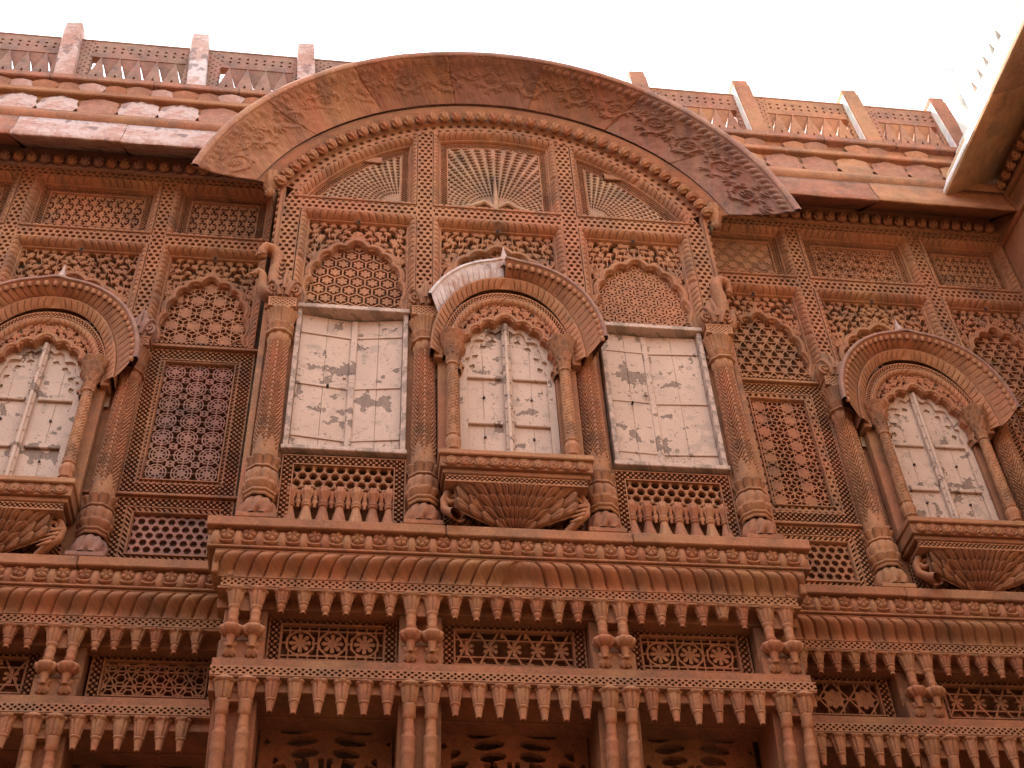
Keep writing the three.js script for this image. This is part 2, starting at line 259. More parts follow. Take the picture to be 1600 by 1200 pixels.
function band(g, S, prof, o = {}) { // leaf-carved moulding along S; profile [[a, z, weight]...]
  const { pitch = 0.075, amp = 0.0145, skew = 0.85, kA = 0, kB = 0, z = 0, dir = 0, map } = o, n = max(2, 2 * round(S.L / pitch / 2)), Wd = prof[prof.length - 1][0], cols = [], gv = [];
  for (let k = 0; k < n; k++) LC.forEach((c, q) => { cols.push(k + c); gv.push(LG[q]); }); cols.push(n); gv.push(-1.15);
  g.patch(cols.length - 1, prof.length - 1, (u, v, i, j) => {
    const a = prof[j][0], t = cols[i], w = a / Wd, sg = dir || (t < n / 2 ? -1 : 1); let s = t / n * S.L + sg * skew * pitch * (w * w * 0.7 + 0.3 * sin(w * PI));
    s = clamp(s, kA * a, S.L - kB * a); const q = S.pos(s), m = S.nrm(s), zz = z + prof[j][1] + amp * gv[i] * prof[j][2], x = q[0] + m[0] * a, y = q[1] + m[1] * a;
    return map ? map(x, y, zz) : [x, y, zz];
  });
}
function plainBand(g, S, prof, o = {}) { // smooth moulding along S
  const { step = 0.05, kA = 0, kB = 0, z = 0 } = o, n = S.cum ? S.cum.length - 1 : max(1, ceil(S.L / step));
  const ss = S.cum ?? Array.from({ length: n + 1 }, (_, k) => S.L * k / n);
  g.patch(n, prof.length - 1, (u, v, i, j) => { const a = prof[j][0], s = clamp(ss[i], kA * max(0, a), S.L - kB * max(0, a)), q = S.pos(s), m = S.nrm(s); return [q[0] + m[0] * a, q[1] + m[1] * a, z + prof[j][1]]; });
}
function loop(g, sides, fn, closed = true) { // mitres between consecutive sides
  sides.forEach((S, k) => {
    const kk = (A, B) => { if (!A || !B) return 0; const cr = A.dB[0] * B.dA[1] - A.dB[1] * B.dA[0], dt = A.dB[0] * B.dA[0] + A.dB[1] * B.dA[1], turn = atan2(cr, dt); return Math.tan(turn / 2); };
    const n = sides.length, pv = closed ? sides[(k + n - 1) % n] : sides[k - 1], nx = closed ? sides[(k + 1) % n] : sides[k + 1];
    fn(S, kk(pv, S), kk(S, nx));
  });
}
const COVE = [[0, 0.0, 0], [0, 0.014, 0], [0.012, 0.017, 0], [0.012, 0.012, 0.2], [0.03, 0.004, 1], [0.05, -0.02, 1], [0.066, -0.05, 0.8], [0.072, -0.066, 0], [0.072, -0.062, 0], [0.088, -0.066, 0], [0.088, -0.11, 0]];
const scaleProf = (P, k, kz = k) => P.map(([a, z, w]) => [a * k, z * kz, w]);
const rectSides = (x0, x1, y0, y1, bottom = true) => { const s = [lineSide([x1, y0], [x1, y1]), lineSide([x1, y1], [x0, y1]), lineSide([x0, y1], [x0, y0])]; if (bottom) s.push(lineSide([x0, y0], [x1, y0])); return s; };
function leafFrame(g, sides, closed, k = 1, o = {}) { loop(g, sides, (S, kA, kB) => band(g, S, scaleProf(COVE, k, o.kz ?? k), { kA, kB, pitch: 0.07 * k, ...o }), closed); }
const flatFrame = (g, x0, x1, y0, y1, w, z0, z1) => { g.box(x0, x1, y0, y0 + w, z0, z1, 0.004); g.box(x0, x1, y1 - w, y1, z0, z1, 0.004); g.box(x0, x0 + w, y0 + w, y1 - w, z0, z1, 0.004); g.box(x1 - w, x1, y0 + w, y1 - w, z0, z1, 0.004); };

// ---------------------------------------------------------------- lattices
const PAT = {
  flowerHex(F, b, p = 0.17) { hexGrid(p)(...b, (x, y) => { F.flower(x, y, 6, p * 0.36, 0.0155, PI / 6, 0.012); for (let k = 0; k < 6; k++) { const a = k * PI / 3, r = p * 0.577, q = (t) => [x + r * cos(t + PI / 6), y + r * sin(t + PI / 6)]; F.cap(...q(a), ...q(a + PI / 3), 0.0075); } }); },
  starHex(F, b, p = 0.15) { hexGrid(p)(...b, (x, y) => { F.flower(x, y, 6, p * 0.33, 0.014, 0, 0.009); F.ring(x, y, p * 0.46, 0.0085, 6, PI / 6); for (let k = 0; k < 6; k++) { const a = k * PI / 3 + PI / 6; F.cap(x + p * 0.46 * cos(a), y + p * 0.46 * sin(a), x + p * 0.6 * cos(a), y + p * 0.6 * sin(a), 0.0085); } }); },
  rhomb(F, b, p = 0.115, fl = 3) { let c = 0; hexGrid(p)(...b, (x, y) => { const i = round(x / p * 2), j = round(y / (p * 0.866)); for (let k = 0; k < 6; k++) { const a = PI / 6 + k * PI / 3; F.cap(x, y, x + p * 0.577 * cos(a), y + p * 0.577 * sin(a), 0.0058); } if (((i % (2 * fl)) + 2 * fl) % (2 * fl) === ((j * 3) % (2 * fl) + 2 * fl) % (2 * fl) && ((j % 2) + 2) % 2 === 0) { F.flower(x, y, 6, p * 0.42, 0.013, 0, 0.011); F.ring(x, y, p * 0.56, 0.006, 6, 0); } }); },
  comb(F, b, p = 0.1) { hexGrid(p)(...b, (x, y) => { for (let k = 0; k < 6; k++) { const a = PI / 6 + k * PI / 3, c = a + PI / 3, r = p * 0.577; F.cap(x + r * cos(a), y + r * sin(a), x + r * cos(c), y + r * sin(c), 0.0095); F.cap(x + r * cos(a) * 0.62, y + r * sin(a) * 0.62, x + r * cos(a), y + r * sin(a), 0.004, 0.011); } }); },
  net(F, b, p = 0.11) { hexGrid(p)(...b, (x, y) => { F.ring(x, y, p * 0.5, 0.0085, 10); F.flower(x, y, 6, p * 0.3, 0.0125, 0, 0.010); for (let k = 0; k < 3; k++) { const a = k * PI / 3 + PI / 2; F.cap(x - p * cos(a) * 0.3, y - p * sin(a) * 0.3, x + p * cos(a) * 0.3, y + p * sin(a) * 0.3, 0.005); } }); },
  triFlower(F, b, p = 0.13) { hexGrid(p)(...b, (x, y) => { F.flower(x, y + p * 0.29, 6, p * 0.3, 0.0125, PI / 2, 0.009); for (let k = 0; k < 3; k++) { const a = k * PI / 3; F.cap(x, y, x + p * cos(a), y + p * sin(a), 0.0065); } }); },
  diagFlower(F, b, p = 0.17) { const q = p * 0.62; for (let j = floor(b[2] / q) - 1; j * q < b[3] + q; j++) for (let i = floor(b[0] / p) - 1; i * p < b[1] + p; i++) F.flower(i * p + (j & 1 ? p / 2 : 0), j * q, 8, 0.052, 0.0125, 0, 0.016); const s = 0.034; for (let x = b[0] - (b[3] - b[2]) - s; x < b[1] + s; x += s) F.cap(x, b[2], x + (b[3] - b[2]), b[3], 0.0062); for (let x = b[0]; x < b[1] + (b[3] - b[2]); x += p) F.cap(x, b[2], x - (b[3] - b[2]), b[3], 0.006); },
  hexRing(F, b, p = 0.15) { hexGrid(p)(...b, (x, y) => { F.ring(x, y, p * 0.5, 0.0065, 6, 0); F.ring(x, y, p * 0.27, 0.0055, 6, 0); for (let k = 0; k < 6; k++) { const a = k * PI / 3; F.cap(x + p * 0.27 * cos(a), y + p * 0.27 * sin(a), x + p * 0.56 * cos(a), y + p * 0.56 * sin(a), 0.0055); } }); for (let y = b[2] + 0.09; y < b[3]; y += 0.18) F.cap(b[0], y, b[1], y, 0.006); },
  tile(F, b, p = 0.1) { for (let x = b[0]; x < b[1] + p; x += p) F.cap(x, b[2], x, b[3], 0.0068); hexGrid(p)(...b, (x, y) => F.flower(x, y, 6, p * 0.47, 0.0115, PI / 6, 0.01)); },
  rosettes(F, b, nx = 3, ny = 7) { const px = (b[1] - b[0]) / nx, py = (b[3] - b[2]) / ny; for (let j = 0; j < ny; j++) for (let i = 0; i < nx; i++) { const x = b[0] + (i + 0.5) * px, y = b[2] + (j + 0.5) * py, m = min(px, py); F.flower(x, y, 8, m * 0.21, 0.0105, 0, 0.016); F.ring(x, y, m * 0.31, 0.0055, 16); F.ring(x, y, m * 0.45, 0.0055, 8, PI / 8); for (let k = 0; k < 8; k++) { const a = k * PI / 4; F.cap(x + m * 0.2 * cos(a), y + m * 0.2 * sin(a), x + m * (k & 1 ? 0.72 : 0.5) * cos(a), y + m * (k & 1 ? 0.72 : 0.5) * sin(a), 0.005); } F.ring(x + px / 2, y + py / 2, m * 0.16, 0.0055, 8); } },
  panelA(F, b) { const p = (b[1] - b[0]) / 3.2, y = (b[2] + b[3]) / 2, h = b[3] - b[2]; for (let k = -1; k <= 1; k++) { const x = (b[0] + b[1]) / 2 + k * p; F.flower(x, y, 8, 0.082, 0.017, 0, 0.018); F.ring(x, y, 0.107, 0.0075, 8, PI / 8); } const s = 0.072; for (let x = (b[0] + b[1]) / 2 - s * 7.5; x < b[1]; x += s) F.cap(x, b[2], x, b[3], 0.0062); for (const q of [-0.36, 0.36]) F.cap(b[0], y + q * h, b[1], y + q * h, 0.0062); F.cap(b[0], y, b[1], y, 0.0062); const hole = new Field(); return (x, yy) => { let v = F.f(x, yy); for (let k = -1; k <= 1; k++) { const d = hypot(x - (b[0] + b[1]) / 2 - k * p, yy - y); if (d < 0.1) { const g = fl8(x - (b[0] + b[1]) / 2 - k * p, yy - y); v = max(g, abs(d - 0.1) < 0.008 ? 0.004 : -0.01); } } return v; }; },
  panelB(F, b) { const n = 5, p = (b[1] - b[0]) / n, y = (b[2] + b[3]) / 2; for (let k = 0; k < n; k++) { const x = b[0] + (k + 0.5) * p; F.flower(x, y, 6, 0.062, 0.0155, PI / 6, 0.014); F.flower(x + p / 2, b[2] - 0.005, 3, 0.06, 0.015, 0.5, 0.01); F.flower(x + p / 2, b[3] + 0.005, 3, 0.06, 0.015, 0.5, 0.01); F.cap(x - p / 2, b[2], x + p * 0.35, b[3], 0.0075); F.cap(x - p / 2, b[3], x + p * 0.35, b[2], 0.0075); } F.cap(b[0], y - 0.075, b[1], y - 0.075, 0.0065); F.cap(b[0], y + 0.075, b[1], y + 0.075, 0.0065); },
  panelC(F, b) { const p = (b[1] - b[0]) / 3, y = (b[2] + b[3]) / 2; for (let k = 0; k < 3; k++) { const x = b[0] + (k + 0.5) * p; F.flower(x, y, 8, 0.088, 0.023, 0, 0.03); for (const s of [-1, 1]) { F.cap(x - p / 2, y, x, y + s * 0.17, 0.0068); F.cap(x + p / 2, y, x, y + s * 0.17, 0.0068); F.cap(x - p * 0.25, y + s * 0.3, x - p * 0.25, y, 0.006); F.cap(x + p * 0.25, y + s * 0.3, x + p * 0.25, y, 0.006); } } F.cap(b[0], y, b[1], y, 0.006); },
};
const fl8 = (() => { const F = new Field(); F.flower(0, 0, 8, 0.082, 0.017, 0, 0.018); return (x, y) => F.f(x, y); })();
const pat = (name, b, ...a) => { const F = new Field(), r = PAT[name](F, b, ...a); return r ?? ((x, y) => F.f(x, y)); };

function multifoil(cx, yb, a, h, lobes, amp, peak = 0.05, n = 8) { // right foot over the top to the left foot
  const N = lobes * n, P = [];
  for (let k = 0; k <= N; k++) {
    const t = k / N, th = t * PI, c = cos(th), s = sin(th), bx = a * Math.sign(c) * pow(abs(c), 0.82), by = h * pow(s, 0.9), l = abs(sin(lobes * PI * t)), q = amp * (pow(l, 0.8) - 0.45);
    P.push([cx + bx + q * c, yb + by + q * s + peak * Math.exp(-(((t - 0.5) / 0.035) ** 2))]);
  }
  return P;
}
function insideArch(P, cx, yb) { // >0 inside, by polar look-up round (cx, yb)
  const n = 256, T = new Float32Array(n + 1); let k = 0; const A = P.map((q) => atan2(max(0, q[1] - yb), q[0] - cx)), Rr = P.map((q) => hypot(q[0] - cx, q[1] - yb));
  for (let i = 0; i <= n; i++) { const a = i / n * PI; while (k < P.length - 2 && A[k + 1] < a) k++; const t = clamp((a - A[k]) / (A[k + 1] - A[k] || 1), 0, 1); T[i] = lerp(Rr[k], Rr[k + 1], t); }
  return (x, y) => { if (y < yb) return T[0] - abs(x - cx); const a = atan2(y - yb, x - cx) / PI * n, i = clamp(floor(a), 0, n - 1); return lerp(T[i], T[i + 1], a - i) - hypot(x - cx, y - yb); };
}
const ARCH = [[-0.052, -0.02], [-0.052, 0.012], [-0.04, 0.02], [-0.03, 0.012], [-0.026, 0.024], [-0.008, 0.03], [0, 0.02], [0.012, -0.02], [0.014, -0.07]];
function foliage(F, x0, x1, y0, y1, seed, cx, pitch = 0.096) {
  const R = rng(seed), add = (...q) => { F.cap(...q); F.cap(2 * cx - q[0], q[1], 2 * cx - q[2], q[3], q[4], q[5]); };
  for (let y = y0 + pitch * 0.4, r = 0; y < y1; y += pitch * 0.86, r++) for (let x = cx + (r & 1 ? 0 : pitch * 0.5); x < x1 + pitch; x += pitch) {
    const px = x + (R() - 0.5) * pitch * 0.4, py = y + (R() - 0.5) * pitch * 0.4, an = atan2(py - y0 + 0.25, px - cx) + (R() - 0.5) * 1.4, sg = R() < 0.5 ? -1 : 1, rr = 0.026 + R() * 0.01;
    if ((r + round(x / pitch)) % 3 === 0) { let q = null; for (let k = 0; k <= 7; k++) { const a = an + sg * k * 0.62, p = [px + rr * cos(a) * (1 - k * 0.08), py + rr * sin(a) * (1 - k * 0.08)]; if (q) add(...q, ...p, 0.0075, 0.007); q = p; } }
    for (let e = -2; e <= 2; e++) { const a = an + e * 0.62, l = pitch * (0.56 - 0.05 * abs(e)) * (0.9 + 0.25 * R()), c = cos(a), s = sin(a); add(px + 0.008 * c, py + 0.008 * s, px + 0.6 * l * c, py + 0.6 * l * s, 0.0045, 0.0115); add(px + 0.6 * l * c, py + 0.6 * l * s, px + l * c, py + l * s, 0.0115, 0.002); }
    add(px, py, px + pitch * cos(an + PI + 0.5), py + pitch * sin(an + PI + 0.5), 0.0065, 0.006);
  }
}
function palm(F, x, y, an, n, spread, L, w) { for (let k = 0; k < n; k++) { const t = n > 1 ? k / (n - 1) * 2 - 1 : 0, a = an + t * spread, l = L * (1 - 0.25 * abs(t)); let q = [x, y]; for (let m = 1; m <= 4; m++) { const b = a + t * spread * 0.28 * m * 0.4, p = [q[0] + l / 4 * cos(b), q[1] + l / 4 * sin(b)]; F.cap(...q, ...p, lerp(w * 0.5, w, m / 4), m === 4 ? w * 0.35 : w); q = p; } } }

// arched jali panel: leaf-carved frame, foliage spandrels, cusped arch, lattice, dotted sill band
function archPanel(parent, sx, x0, x1, y0, y1, lattice, seed, mat, o = {}) {
  const P = grp('arched_jali_panel', parent), cx = (x0 + x1) / 2, k = o.k ?? 1;
  const fr_ = new G(sx); leafFrame(fr_, rectSides(x0, x1, y0, y1, false), false, k); fr_.mesh('leaf_frame', mat, P);
  const i0 = x0 + 0.086 * k, i1 = x1 - 0.086 * k, t = y1 - 0.086 * k, yb = y0 + 0.1, a = (i1 - i0) / 2 - 0.035, h = (t - yb) * (o.h ?? 0.62), arch = multifoil(cx, yb + 0.12, a, h, 9, 0.04, 0.05);
  const ins = insideArch(arch, cx, yb + 0.12), F = new Field();
  foliage(F, i0, i1, yb, t, seed, cx);
  palm(F, cx, yb + 0.12 + h + 0.1, PI / 2, 7, 1.5, 0.15, 0.013);
  for (const s of [-1, 1]) { const L = [[cx + s * (a + 0.02), yb], [cx + s * (a + 0.025), yb + 0.25], [cx + s * (a - 0.0), yb + 0.5], [cx + s * (a - 0.05), yb + 0.72]]; F.line(L, 0.014, 0.012); palm(F, cx + s * (a + 0.015), yb + 0.3, PI / 2 - s * 0.1, 5, 0.7, 0.2, 0.012); palm(F, cx + s * (a - 0.05), yb + 0.7, PI / 2 + s * 0.35, 7, 1.0, 0.22, 0.0125); }
  new G(sx).carve({ x0: i0 - 0.004, x1: i1 + 0.004, y0: yb - 0.005, y1: t + 0.006, cell: 0.0074, z: -0.098 * k, depth: 0.05, f: (x, y) => max(F.f(x, y), min(x - i0, i1 - x, t - y) < 0.008 ? 0.004 : -1), clip: (x, y) => -ins(x, y) + 0.02, relief: (x, y, v) => 0.014 * sqrt(clamp(v / 0.01, 0, 1)) }).mesh('carved_foliage', mat, P);
  const ag = new G(sx); plainBand(ag, polySide([[cx + a * 1.0, yb - 0.0], ...arch, [cx - a * 1.0, yb - 0.0]]), ARCH, { z: -0.085 * k });
  for (const s of [-1, 1]) { const c = []; for (let m = 0; m <= 12; m++) { const q = m / 12 * 5.2, r = 0.042 * (1 - m / 15); c.push([cx + s * (a - 0.03) + s * r * cos(q) * -1, yb + 0.05 + r * sin(q), -0.072 * k]); } ag.tube(c, (q) => 0.014 * (1 - 0.4 * q), 6); }
  ag.mesh('cusped_arch', mat, P);
  const lf = pat(lattice, [cx - a, cx + a, yb, yb + 0.12 + h + 0.05], ...(o.args ?? []));
  new G(sx).carve({ x0: cx - a - 0.03, x1: cx + a + 0.03, y0: yb - 0.004, y1: yb + 0.2 + h, cell: 0.0085, z: -0.135, depth: 0.045, f: (x, y) => max(lf(x, y), min(ins(x, y), y - yb) < 0.012 ? 0.004 : -1), clip: (x, y) => ins(x, y) + 0.03 }).mesh('lattice', o.latticeMat ?? mat, P);
  if (o.back) new G(sx).box(i0, i1, y0, y1, -0.36, -0.3, 0.002).mesh('back_panel', M.plaster, P);
  if (!o.noSill) { const dg = new G(sx); dg.carve({ x0: x0 + 0.0, x1, y0, y1: yb, cell: 0.0072, z: -0.05, depth: 0.04, f: (x, y) => max(dots(0.046, 0.0135, x0, y0 + 0.012)(x, y), min(y - y0, yb - y, x - x0, x1 - x) < 0.011 ? 0.003 : -1) }); dg.mesh('dotted_band', mat, P); }
  const rg = new G(sx), rc = []; for (let m = 0; m <= 14; m++) { const q = m / 14 * 2 * PI; rc.push([cx + 0.018 * cos(q), t - 0.012 + 0.018 * sin(q), -0.052 * k]); } rg.tube(rc, () => 0.0042, 5); rg.box(cx - 0.012, cx + 0.012, t + 0.004, t + 0.024, -0.075 * k, -0.045 * k, 0.004); rg.mesh('hanging_ring', M.iron, P);
  return P;
}
// rectangular jali panel with a dotted border
function rectPanel(parent, sx, x0, x1, y0, y1, lattice, mat, o = {}) {
  const P = grp('jali_panel', parent), bw = o.bw ?? 0.1, z = o.z ?? -0.02; let a0 = x0, a1 = x1, b0 = y0, b1 = y1;
  if (o.leaf) { const g = new G(sx); leafFrame(g, rectSides(x0, x1, y0, y1), true, o.k ?? 1); g.mesh('leaf_frame', mat, P); const e = 0.085 * (o.k ?? 1); a0 += e; a1 -= e; b0 += e; b1 -= e; }
  const zz = o.leaf ? -0.1 * (o.k ?? 1) : z, p = o.p ?? 0.046, ed = (x, y) => min(x - a0, a1 - x, y - b0, b1 - y);
  const q0 = a0 + bw, q1 = a1 - bw, r0 = b0 + bw, r1 = b1 - bw, dt = dots(p, p * 0.29, (a0 + a1) / 2, (b0 + b1) / 2);
  new G(sx).carve({ x0: a0, x1: a1, y0: b0, y1: b1, cell: o.cell ?? 0.0072, z: zz, depth: 0.045, f: (x, y) => { const e = ed(x, y); return e < 0.011 || bw - e < 0.011 ? 0.003 : dt(x, y); }, clip: (x, y) => bw - ed(x, y) }).mesh('dotted_border', mat, P);
  let i0 = q0, i1 = q1, j0 = r0, j1 = r1, zl = zz - 0.015;
  if (o.second) { // second border of small leaves or triangles
    const w = o.second, tri = o.secondHoles ?? kagome(0.062, 0.009, q0, r0), e2 = (x, y) => min(x - q0, q1 - x, y - r0, r1 - y);
    new G(sx).carve({ x0: q0, x1: q1, y0: r0, y1: r1, cell: 0.0075, z: zz - 0.008, depth: 0.05, f: (x, y) => { const e = e2(x, y); return e < 0.006 || w - e < 0.01 ? 0.003 : tri(x, y); }, clip: (x, y) => w - e2(x, y) }).mesh('second_border', mat, P);
    i0 += w; i1 -= w; j0 += w; j1 -= w; zl -= 0.012;
  }
  const fg = new G(sx); loop(fg, rectSides(i0 - 0.012, i1 + 0.012, j0 - 0.012, j1 + 0.012), (S, kA, kB) => plainBand(fg, S, [[0, zl], [0, zz + 0.006], [0.006, zz + 0.01], [0.018, zz + 0.002], [0.02, zl - 0.02]], { kA, kB }), true); fg.mesh('inner_frame', mat, P);
  const lf = pat(lattice, [i0, i1, j0, j1], ...(o.args ?? []));
  new G(sx).carve({ x0: i0, x1: i1, y0: j0, y1: j1, cell: o.lcell ?? 0.0085, z: zl, depth: o.depth ?? 0.05, f: lf }).mesh('lattice', o.latticeMat ?? mat, P);
  return P;
}
// strip of star lattice
const strip = (g, x0, x1, y0, y1, o = {}) => g.carve({ x0, x1, y0, y1, cell: 0.0064, z: o.z ?? 0, depth: 0.055, f: (x, y) => { const e = min(x - x0, x1 - x, y - y0, y1 - y); return e < (o.e ?? 0.011) ? 0.003 : kagome(0.066, 0.0076, (x0 + x1) / 2, (y0 + y1) / 2 + 0.024)(x, y); }, clip: o.clip, map: o.map });

// peacock-tail fan carved round (cx, cy)
const fanField = (cx, cy, R0, R, o = {}) => {
  const F = new Field(); palm(F, cx, cy + 0.02, PI / 2, 5, 0.5, R0 * 0.75, 0.02); F.cap(cx, cy, cx, cy + R * 0.62, 0.014, 0.008);
  return (x, y) => {
    const r = hypot(x - cx, y - cy), t0 = atan2(y - cy, x - cx), th = t0 + (o.bend ?? 0.75) * r * cos(t0); let v;
    if (r < R0) { const n = o.n ?? 34, d = r * abs(fr(th / PI * n) - 0.5) / n * PI; v = (o.w ?? 0.0062) - d + (r < R0 * 0.35 ? 0.02 : 0); }
    else { const dr = o.dr ?? 0.056, q = (r - R0) / dr, k = floor(q), n = (o.m ?? 20) + k * 1, u = th / PI * n + (k & 1 ? 0.5 : 0), du = (fr(u) - 0.5) / n * PI * r, dv = (fr(q) - 0.5) * dr; const sw = PI * r / n; v = (hypot(du / (sw * 0.34), dv / (dr * (0.36 + 0.08 * (du > 0 ? 1 : 0)))) - 1) * 0.016; }
    return max(v, F.f(x, y));
  };
};

// ---------------------------------------------------------------- pillars, pendants and small carved pieces (built once, shared)
const petal = (th, n, p = 1) => pow(abs(sin(n * th / 2)), p); // 0 in the groove, 1 on the crown of a petal
const ring = (r, y, h, e = 0.006) => [[r - e * 2, y], [r, y + e], [r, y + h - e], [r - e * 2, y + h]];
const PILLAR = (() => {
  const o = {}, g = (f) => { const q = new G(); f(q); return q.build(); };
  o.base = g((q) => { q.box(-0.155, 0.155, 0, 0.05, -0.1, 0.13, 0.008);
    q.lathe([[0.145, 0.05], [0.152, 0.09], [0.148, 0.15], [0.13, 0.2], [0.1, 0.235], [0.09, 0.24]], 48, { mod: (th, j, r, y) => r * (0.70 + 0.31 * petal(th + 0.45 * sin((y - 0.05) * 26), 9, 0.4)) }); });
  o.vase = g((q) => { q.lathe([...ring(0.128, 0.24, 0.03), ...ring(0.14, 0.275, 0.028)], 8, { t0: PI / 8, t1: PI / 8 + 2 * PI });
    q.lathe([[0.1, 0.3], [0.11, 0.31], [0.142, 0.36], [0.146, 0.38], [0.125, 0.385], [0.138, 0.42], [0.143, 0.46], [0.132, 0.5], [0.115, 0.515]], 64, { mod: (th, j, r) => r * (j > 3 ? 0.86 + 0.15 * pow(petal(th, 9), 0.28) : 0.88 + 0.15 * petal(th + 0.3, 8, 0.5)) });
    q.lathe([[0.1, 0.515], [0.135, 0.52], [0.135, 0.54], [0.1, 0.548]], 8, { t0: PI / 8, t1: PI / 8 + 2 * PI });
    q.lathe([[0.1, 0.545], [0.108, 0.56], [0.118, 0.6], [0.14, 0.635], [0.142, 0.645], [0.1, 0.64]], 64, { mod: (th, j, r) => r * (0.74 + 0.29 * petal(th, 8, 0.4)) }); });
  o.shaft = g((q) => { const y0 = 0.62, y1 = 2.04, n = 210, pr = []; for (let k = 0; k <= n; k++) { const t = k / n; pr.push([lerp(0.104, 0.082, t), lerp(y0, y1, t)]); }
    q.lathe(pr, 72, { t0: 0, mod: (th, j, r, y) => { const d = abs(fr(th / (2 * PI) * 5 + 0.5) - 0.5) * 2, tip = 0.75 + 0.13 * (1 - pow(abs(fr(th / (2 * PI) * 6) - 0.5) * 2, 2)); if (y < tip) return r * (0.97 + 0.06 * pow(sin(PI * fr(th / (2 * PI) * 6)), 0.4)); const ph = fr(y / 0.05 + 2.5 * d), w = ph < 0.2 ? -1.4 : sin((ph - 0.12) / 0.88 * PI * 0.9 + 0.3); return r + 0.0125 * w * min(1, d * 5) + 0.012 * Math.exp(-((d / 0.1) ** 2)) - 0.004 * Math.exp(-(((1 - d) / 0.08) ** 2)); } }); });
  o.capital = g((q) => { q.lathe([[0.085, 1.98], [0.098, 2.0], [0.106, 2.05], [0.1, 2.09]], 48, { mod: (th, j, r, y) => r * (0.9 + 0.12 * petal(th + 0.4, 8, 0.5)) - 0.006 * (j === 0) });
    q.lathe([[0.09, 2.09], [0.128, 2.095], [0.128, 2.115], [0.09, 2.12]], 8, { t0: PI / 8, t1: PI / 8 + 2 * PI });
    q.lathe([[0.09, 2.115], [0.098, 2.14], [0.11, 2.18], [0.124, 2.2], [0.126, 2.21], [0.09, 2.205]], 64, { mod: (th, j, r) => r * (0.86 + 0.16 * petal(th, 8, 0.6)) });
    q.lathe([[0.098, 2.2], [0.106, 2.26], [0.122, 2.33], [0.146, 2.37], [0.148, 2.385], [0.1, 2.385]], 84, { mod: (th, j, r) => r * (0.86 + 0.15 * pow(petal(th, 20), 0.35)) }); });
  o.block = g((q) => { q.box(-0.13, 0.13, 2.385, 2.405, -0.13, 0.13, 0.004); q.box(-0.13, 0.13, 2.485, 2.505, -0.13, 0.13, 0.004); q.box(-0.115, 0.115, 2.404, 2.486, -0.13, 0.09, 0.002);
    q.carve({ x0: -0.126, x1: 0.126, y0: 2.404, y1: 2.486, cell: 0.006, z: 0.126, depth: 0.036, f: (x, y) => (abs(x) > 0.113 ? 0.004 : diamonds(0.042, 0.036, 0.27, 0, 2.445)(x, y)) }); });
  o.leaves = g((q) => { // leaf block with two corner volutes
    q.lathe([[0.125, 2.505], [0.135, 2.53], [0.155, 2.6], [0.158, 2.66], [0.13, 2.72], [0.1, 2.78], [0.055, 2.85], [0.03, 2.93], [0.012, 2.97]], 72, { mod: (th, j, r, y) => r * (0.86 + 0.15 * petal(th + (y - 2.5) * 1.4 * Math.sign(sin(th)), 14, 0.5)) * (0.94 + 0.1 * abs(sin(2 * th))) });
    for (const s of [-1, 1]) for (const zz of [0.1]) { const c = []; for (let m = 0; m <= 22; m++) { const t = m / 22, an = -PI / 2 + t * 8.2, r = 0.058 * (1 - 0.72 * t); c.push([s * (0.098 - 0.0 + r * cos(an)), 2.6 + r * sin(an), zz + 0.02 + 0.02 * t]); } q.tube(c, (t) => 0.019 * (1 - 0.5 * t), 7); q.tube([[s * 0.03, 2.52, 0.13], [s * 0.06, 2.62, 0.15], [s * 0.085, 2.69, 0.14], [s * 0.12, 2.72, 0.12], [s * 0.15, 2.7, 0.1]], (t) => 0.022 * (1 - 0.6 * t), 6, 1.2); }
    q.tube([[0, 2.6, 0.14], [0, 2.72, 0.145], [0, 2.84, 0.1], [0, 2.93, 0.07]], (t) => 0.02 * (1 - 0.75 * t) + 0.003, 6); });
  o.bracket = g((q) => { // tall bracket rising outwards (towards -x) with two curled heads
    const arm = (pts, r, nr) => { const c = new THREE.CatmullRomCurve3(pts.map((p) => new THREE.Vector3(...p))).getPoints(26).map((v) => v.toArray()); q.tube(c, r, nr, 1.5); };
    arm([[-0.02, 2.62, 0.02], [-0.1, 2.74, 0.0], [-0.11, 2.95, -0.02], [-0.1, 3.12, -0.02], [-0.14, 3.25, 0.0], [-0.22, 3.27, 0.03], [-0.255, 3.2, 0.05], [-0.24, 3.13, 0.05]], (t) => lerp(0.1, 0.038, pow(t, 0.6)) * (0.94 + 0.06 * cos(t * 60)), 12);
    arm([[-0.06, 2.56, 0.04], [-0.17, 2.62, 0.04], [-0.21, 2.74, 0.04], [-0.22, 2.84, 0.06], [-0.26, 2.88, 0.07], [-0.285, 2.83, 0.07]], (t) => lerp(0.065, 0.026, t), 10);
    for (const [x, y, z, r] of [[-0.245, 3.15, 0.05, 0.04], [-0.285, 2.84, 0.07, 0.03]]) { const pr = []; for (let k = 0; k <= 8; k++) { const a = -PI / 2 + k / 8 * PI; pr.push([max(0.002, r * cos(a)), y + r * 1.1 * sin(a)]); } q.lathe(pr, 14, { x, z, mod: (th, j, rr) => rr * (0.9 + 0.12 * petal(th, 8)) }); q.tube([[x - 0.01, y, z + 0.02], [x - 0.05, y - 0.02, z + 0.03], [x - 0.065, y - 0.055, z + 0.03]], (t) => 0.018 * (1 - 0.7 * t), 6); }
    for (let k = 0; k < 6; k++) { const y = 2.72 + k * 0.075; q.tube([[-0.03 - k * 0.004, y, 0.09 - k * 0.008], [-0.09, y + 0.055, 0.085 - k * 0.008], [-0.16 + k * 0.004, y + 0.13, 0.035]], (t) => 0.016 * (1 - 0.6 * t), 5); } });
  return o;
})();
